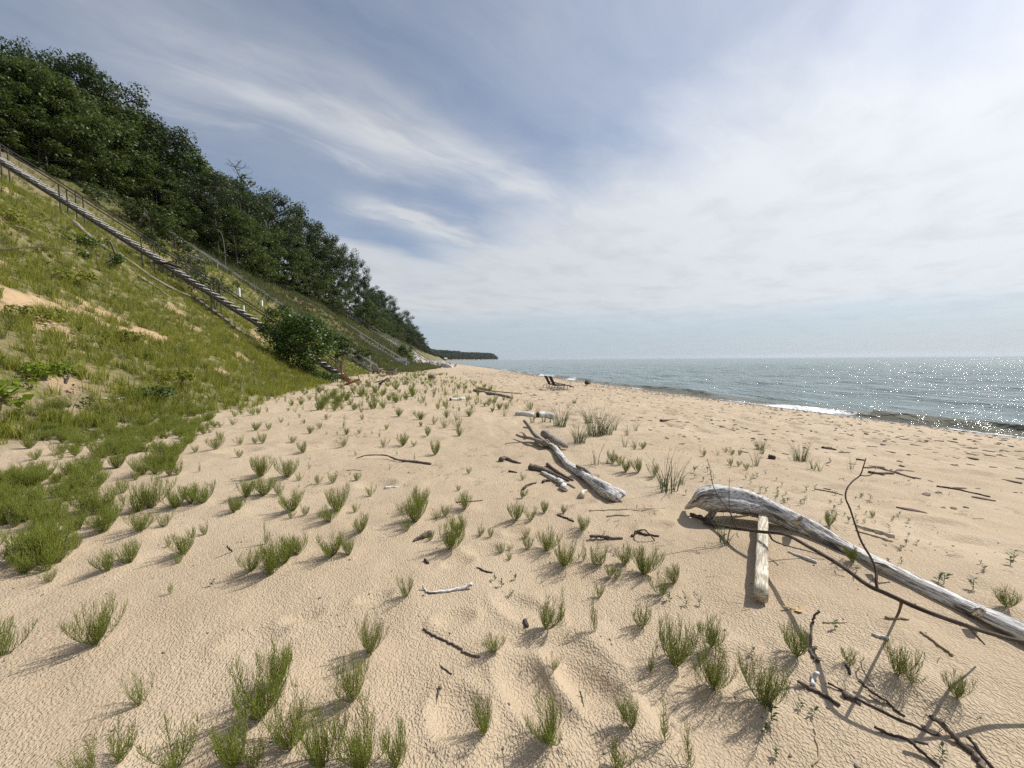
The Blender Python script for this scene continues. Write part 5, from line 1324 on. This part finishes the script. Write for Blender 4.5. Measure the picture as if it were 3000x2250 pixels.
# ------------------------------------------------------------------ sky, sun, camera
EL = rad(47)
sund = Vector((math.sin(SUNAZ) * math.cos(EL), math.cos(SUNAZ) * math.cos(EL), math.sin(EL)))
W = bpy.data.worlds.new('World'); SC.world = W; W.use_nodes = True
nt = W.node_tree; nt.nodes.clear()
sky = nd(nt, 'ShaderNodeTexSky', sky_type='NISHITA', sun_disc=False, sun_elevation=EL, sun_rotation=SUNAZ, altitude=200, air_density=1.0, dust_density=1.2, ozone_density=2.5)
dirv = nd(nt, 'ShaderNodeTexCoord').outputs['Generated']
sp = nd(nt, 'ShaderNodeSeparateXYZ', {0: dirv})
X, Y, Z = sp.outputs
den = mth(nt, 'ADD', mth(nt, 'MAXIMUM', Z, 0.0), .08)
ux, uy = mth(nt, 'DIVIDE', X, den), mth(nt, 'DIVIDE', Y, den)
CA, SA = .855, .518
A = mth(nt, 'ADD', mth(nt, 'MULTIPLY', ux, CA), mth(nt, 'MULTIPLY', uy, SA))
B = mth(nt, 'ADD', mth(nt, 'MULTIPLY', ux, -SA), mth(nt, 'MULTIPLY', uy, CA))
uv = nd(nt, 'ShaderNodeCombineXYZ', {0: A, 1: B, 2: 0.0}).outputs[0]
warp = nd(nt, 'ShaderNodeTexNoise', {'Vector': uv, 'Scale': 1.3, 'Detail': 4.0}).outputs['Color']
uvw = nd(nt, 'ShaderNodeVectorMath', {0: uv, 1: nd(nt, 'ShaderNodeVectorMath', {0: nd(nt, 'ShaderNodeVectorMath', {0: warp, 1: (.5, .5, .5)}, operation='SUBTRACT').outputs[0], 'Scale': .40}, operation='SCALE').outputs[0]}, operation='ADD').outputs[0]
sw = nd(nt, 'ShaderNodeSeparateXYZ', {0: uvw}); Aw, Bw = sw.outputs[0], sw.outputs[1]
def cn(sx, sy, scale, det, rough, rot=0.0, dist=0.0, loc=(0, 0, 0)):
    return noise(nt, nd(nt, 'ShaderNodeMapping', {'Vector': uvw, 'Scale': (sx, sy, 1), 'Rotation': (0, 0, rot), 'Location': loc}).outputs[0], scale, det, rough, dist)
fib = cn(.5, 1.9, 3.2, 7, .62, .10, .3)             # fibres along the streaks
puff = cn(.8, 1.3, 1.6, 5, .55, .0, .2, (3, 1, 0))
fine = cn(.7, 2.2, 9, 4, .6, -.35)
def band(c, w): # soft band across B
    e = mth(nt, 'DIVIDE', mth(nt, 'SUBTRACT', Bw, c), w); return mth(nt, 'EXPONENT', mth(nt, 'MULTIPLY', mth(nt, 'MULTIPLY', e, e), -1.0))
def win(a0, a1, b0, b1): return mth(nt, 'MULTIPLY', smooth(nt, A, a0, a1), smooth(nt, A, b1, b0))
s1 = mth(nt, 'MULTIPLY', band(1.46, .19), win(-.5, .3, 1.3, 2.0))
s2 = mth(nt, 'MULTIPLY', band(2.12, .16), win(.55, .9, 2.2, 3.2))
s0 = mth(nt, 'MULTIPLY', band(1.72, .07), win(-.6, .1, .5, 1.4))
s3 = mth(nt, 'MULTIPLY', smooth(nt, Bw, 2.42, 2.75), smooth(nt, A, -.2, .5))
veil = mth(nt, 'MULTIPLY', smooth(nt, mth(nt, 'ADD', A, mth(nt, 'MULTIPLY', puff, .9)), 1.15, 2.45), .97)
low = mth(nt, 'MULTIPLY', smooth(nt, Bw, 1.35, .9), .34)
a = mth(nt, 'ADD', .10, mth(nt, 'MULTIPLY', puff, .34))
a = mth(nt, 'ADD', a, mth(nt, 'MULTIPLY', s1, mth(nt, 'ADD', .20, mth(nt, 'MULTIPLY', smooth(nt, mth(nt, 'ADD', mth(nt, 'MULTIPLY', fib, .6), mth(nt, 'MULTIPLY', puff, .4)), .30, .68), .56))))
a = mth(nt, 'ADD', a, mth(nt, 'MULTIPLY', s0, mth(nt, 'MULTIPLY', smooth(nt, fib, .4, .7), .35)))
a = mth(nt, 'ADD', a, mth(nt, 'MULTIPLY', s2, mth(nt, 'ADD', .30, mth(nt, 'MULTIPLY', smooth(nt, fib, .3, .65), .6))))
a = mth(nt, 'MAXIMUM', a, mth(nt, 'MULTIPLY', s3, mth(nt, 'ADD', .66, mth(nt, 'MULTIPLY', puff, .45))))
a = mth(nt, 'MAXIMUM', a, mth(nt, 'MULTIPLY', veil, mth(nt, 'ADD', .80, mth(nt, 'MULTIPLY', fib, .4))))
a = mth(nt, 'MAXIMUM', a, mth(nt, 'MULTIPLY', low, mth(nt, 'ADD', .5, puff)))
a = mth(nt, 'ADD', a, mth(nt, 'MULTIPLY', mth(nt, 'SUBTRACT', fine, .5), .10))
# clearer, hazy blue air close to the horizon with thin flat bands
hz = smooth(nt, mth(nt, 'ADD', Z, mth(nt, 'MULTIPLY', mth(nt, 'SUBTRACT', noise(nt, nd(nt, 'ShaderNodeMapping', {'Vector': dirv, 'Scale': (1.2, 1.2, 26)}).outputs[0], 2.0, 3), .5), .07)), .045, .15)
a = mth(nt, 'MULTIPLY', a, mth(nt, 'ADD', .30, mth(nt, 'MULTIPLY', hz, .70)))
a = mth(nt, 'MINIMUM', mth(nt, 'MAXIMUM', a, 0.0), .97)
# cloud light: brighter toward the sun
dt = nd(nt, 'ShaderNodeVectorMath', {0: dirv, 1: tuple(sund)}, operation='DOT_PRODUCT').outputs['Value']
gl = mth(nt, 'POWER', mth(nt, 'MAXIMUM', dt, 0.0), 3.0)
thick = mth(nt, 'SUBTRACT', 1.06, mth(nt, 'MULTIPLY', smooth(nt, cn(.9, 1.1, 2.3, 4, .55, 0, .1, (8, 2, 0)), .42, .74), .11))
SKYS = .085
lum = mth(nt, 'MULTIPLY', mth(nt, 'ADD', CL0, mth(nt, 'MULTIPLY', gl, CL1)), thick)
cc = nd(nt, 'ShaderNodeVectorMath', {0: (.93, .97, 1.02), 'Scale': mth(nt, 'DIVIDE', lum, SKYS)}, operation='SCALE').outputs[0]
tint = nd(nt, 'ShaderNodeMix', {0: 1.0, 6: sky.outputs[0], 7: (*SKYTINT, 1)}, data_type='RGBA', blend_type='MULTIPLY').outputs[2]
hzc = mixc(nt, smooth(nt, Z, .30, .0, 0, .75), tint, tuple(x / SKYS for x in HORC))
col = mixc(nt, a, hzc, cc)
bg = nd(nt, 'ShaderNodeBackground', {'Color': col, 'Strength': SKYS})
wo = nd(nt, 'ShaderNodeOutputWorld', {0: bg.outputs[0]})

mh = bpy.data.materials.new('haze_air'); mh.use_nodes = True; nh = mh.node_tree; nh.nodes.clear()
oh = nd(nh, 'ShaderNodeOutputMaterial'); pv = nd(nh, 'ShaderNodeVolumePrincipled', {'Color': (.86, .92, 1.0, 1), 'Density': .00004, 'Anisotropy': .3})
nh.links.new(pv.outputs[0], oh.inputs['Volume'])
import bmesh
bmh = bmesh.new(); bmesh.ops.create_cube(bmh, size=1.0); bmesh.ops.recalc_face_normals(bmh, faces=bmh.faces); mhz = bpy.data.meshes.new('haze'); bmh.to_mesh(mhz); bmh.free(); mhz.materials.append(mh)
ho = bpy.data.objects.new('haze', mhz); COL.objects.link(ho); ho.scale = (14600, 14600, 64); ho.location = (0, 0, 20); tag(ho, kind='stuff')
L = bpy.data.lights.new('Sun', 'SUN'); L.energy = 4.2; L.angle = rad(.53); L.color = (1.0, .965, .905)
lo = bpy.data.objects.new('Sun', L); COL.objects.link(lo); lo.rotation_euler = (-sund).to_track_quat('-Z', 'Y').to_euler(); lo.location = (0, 0, 60)

cd = bpy.data.cameras.new('Camera'); cam = bpy.data.objects.new('Camera', cd); COL.objects.link(cam)
cd.sensor_fit = 'HORIZONTAL'; cd.angle_x = 2 * math.atan(1500 / F); cd.clip_start = .05; cd.clip_end = 20000
cam.matrix_world = Matrix(((rt[0], up[0], -fw[0], CAM[0]), (rt[1], up[1], -fw[1], CAM[1]), (rt[2], up[2], -fw[2], CAM[2]), (0, 0, 0, 1)))
SC.camera = cam
vs = SC.view_settings; SC.display_settings.display_device = 'sRGB'; vs.view_transform = 'Standard'; vs.look = 'None'; vs.gamma = 1; vs.exposure = EXPO
try: vs.use_curve_mapping = False
except Exception: pass
SC.render.engine = 'CYCLES'
SC.cycles.max_bounces = 6; SC.cycles.diffuse_bounces = 3; SC.cycles.transparent_max_bounces = 4; SC.cycles.transmission_bounces = 3; SC.cycles.glossy_bounces = 3
SC.cycles.use_denoising = False
SC.cycles.sample_clamp_indirect = 6
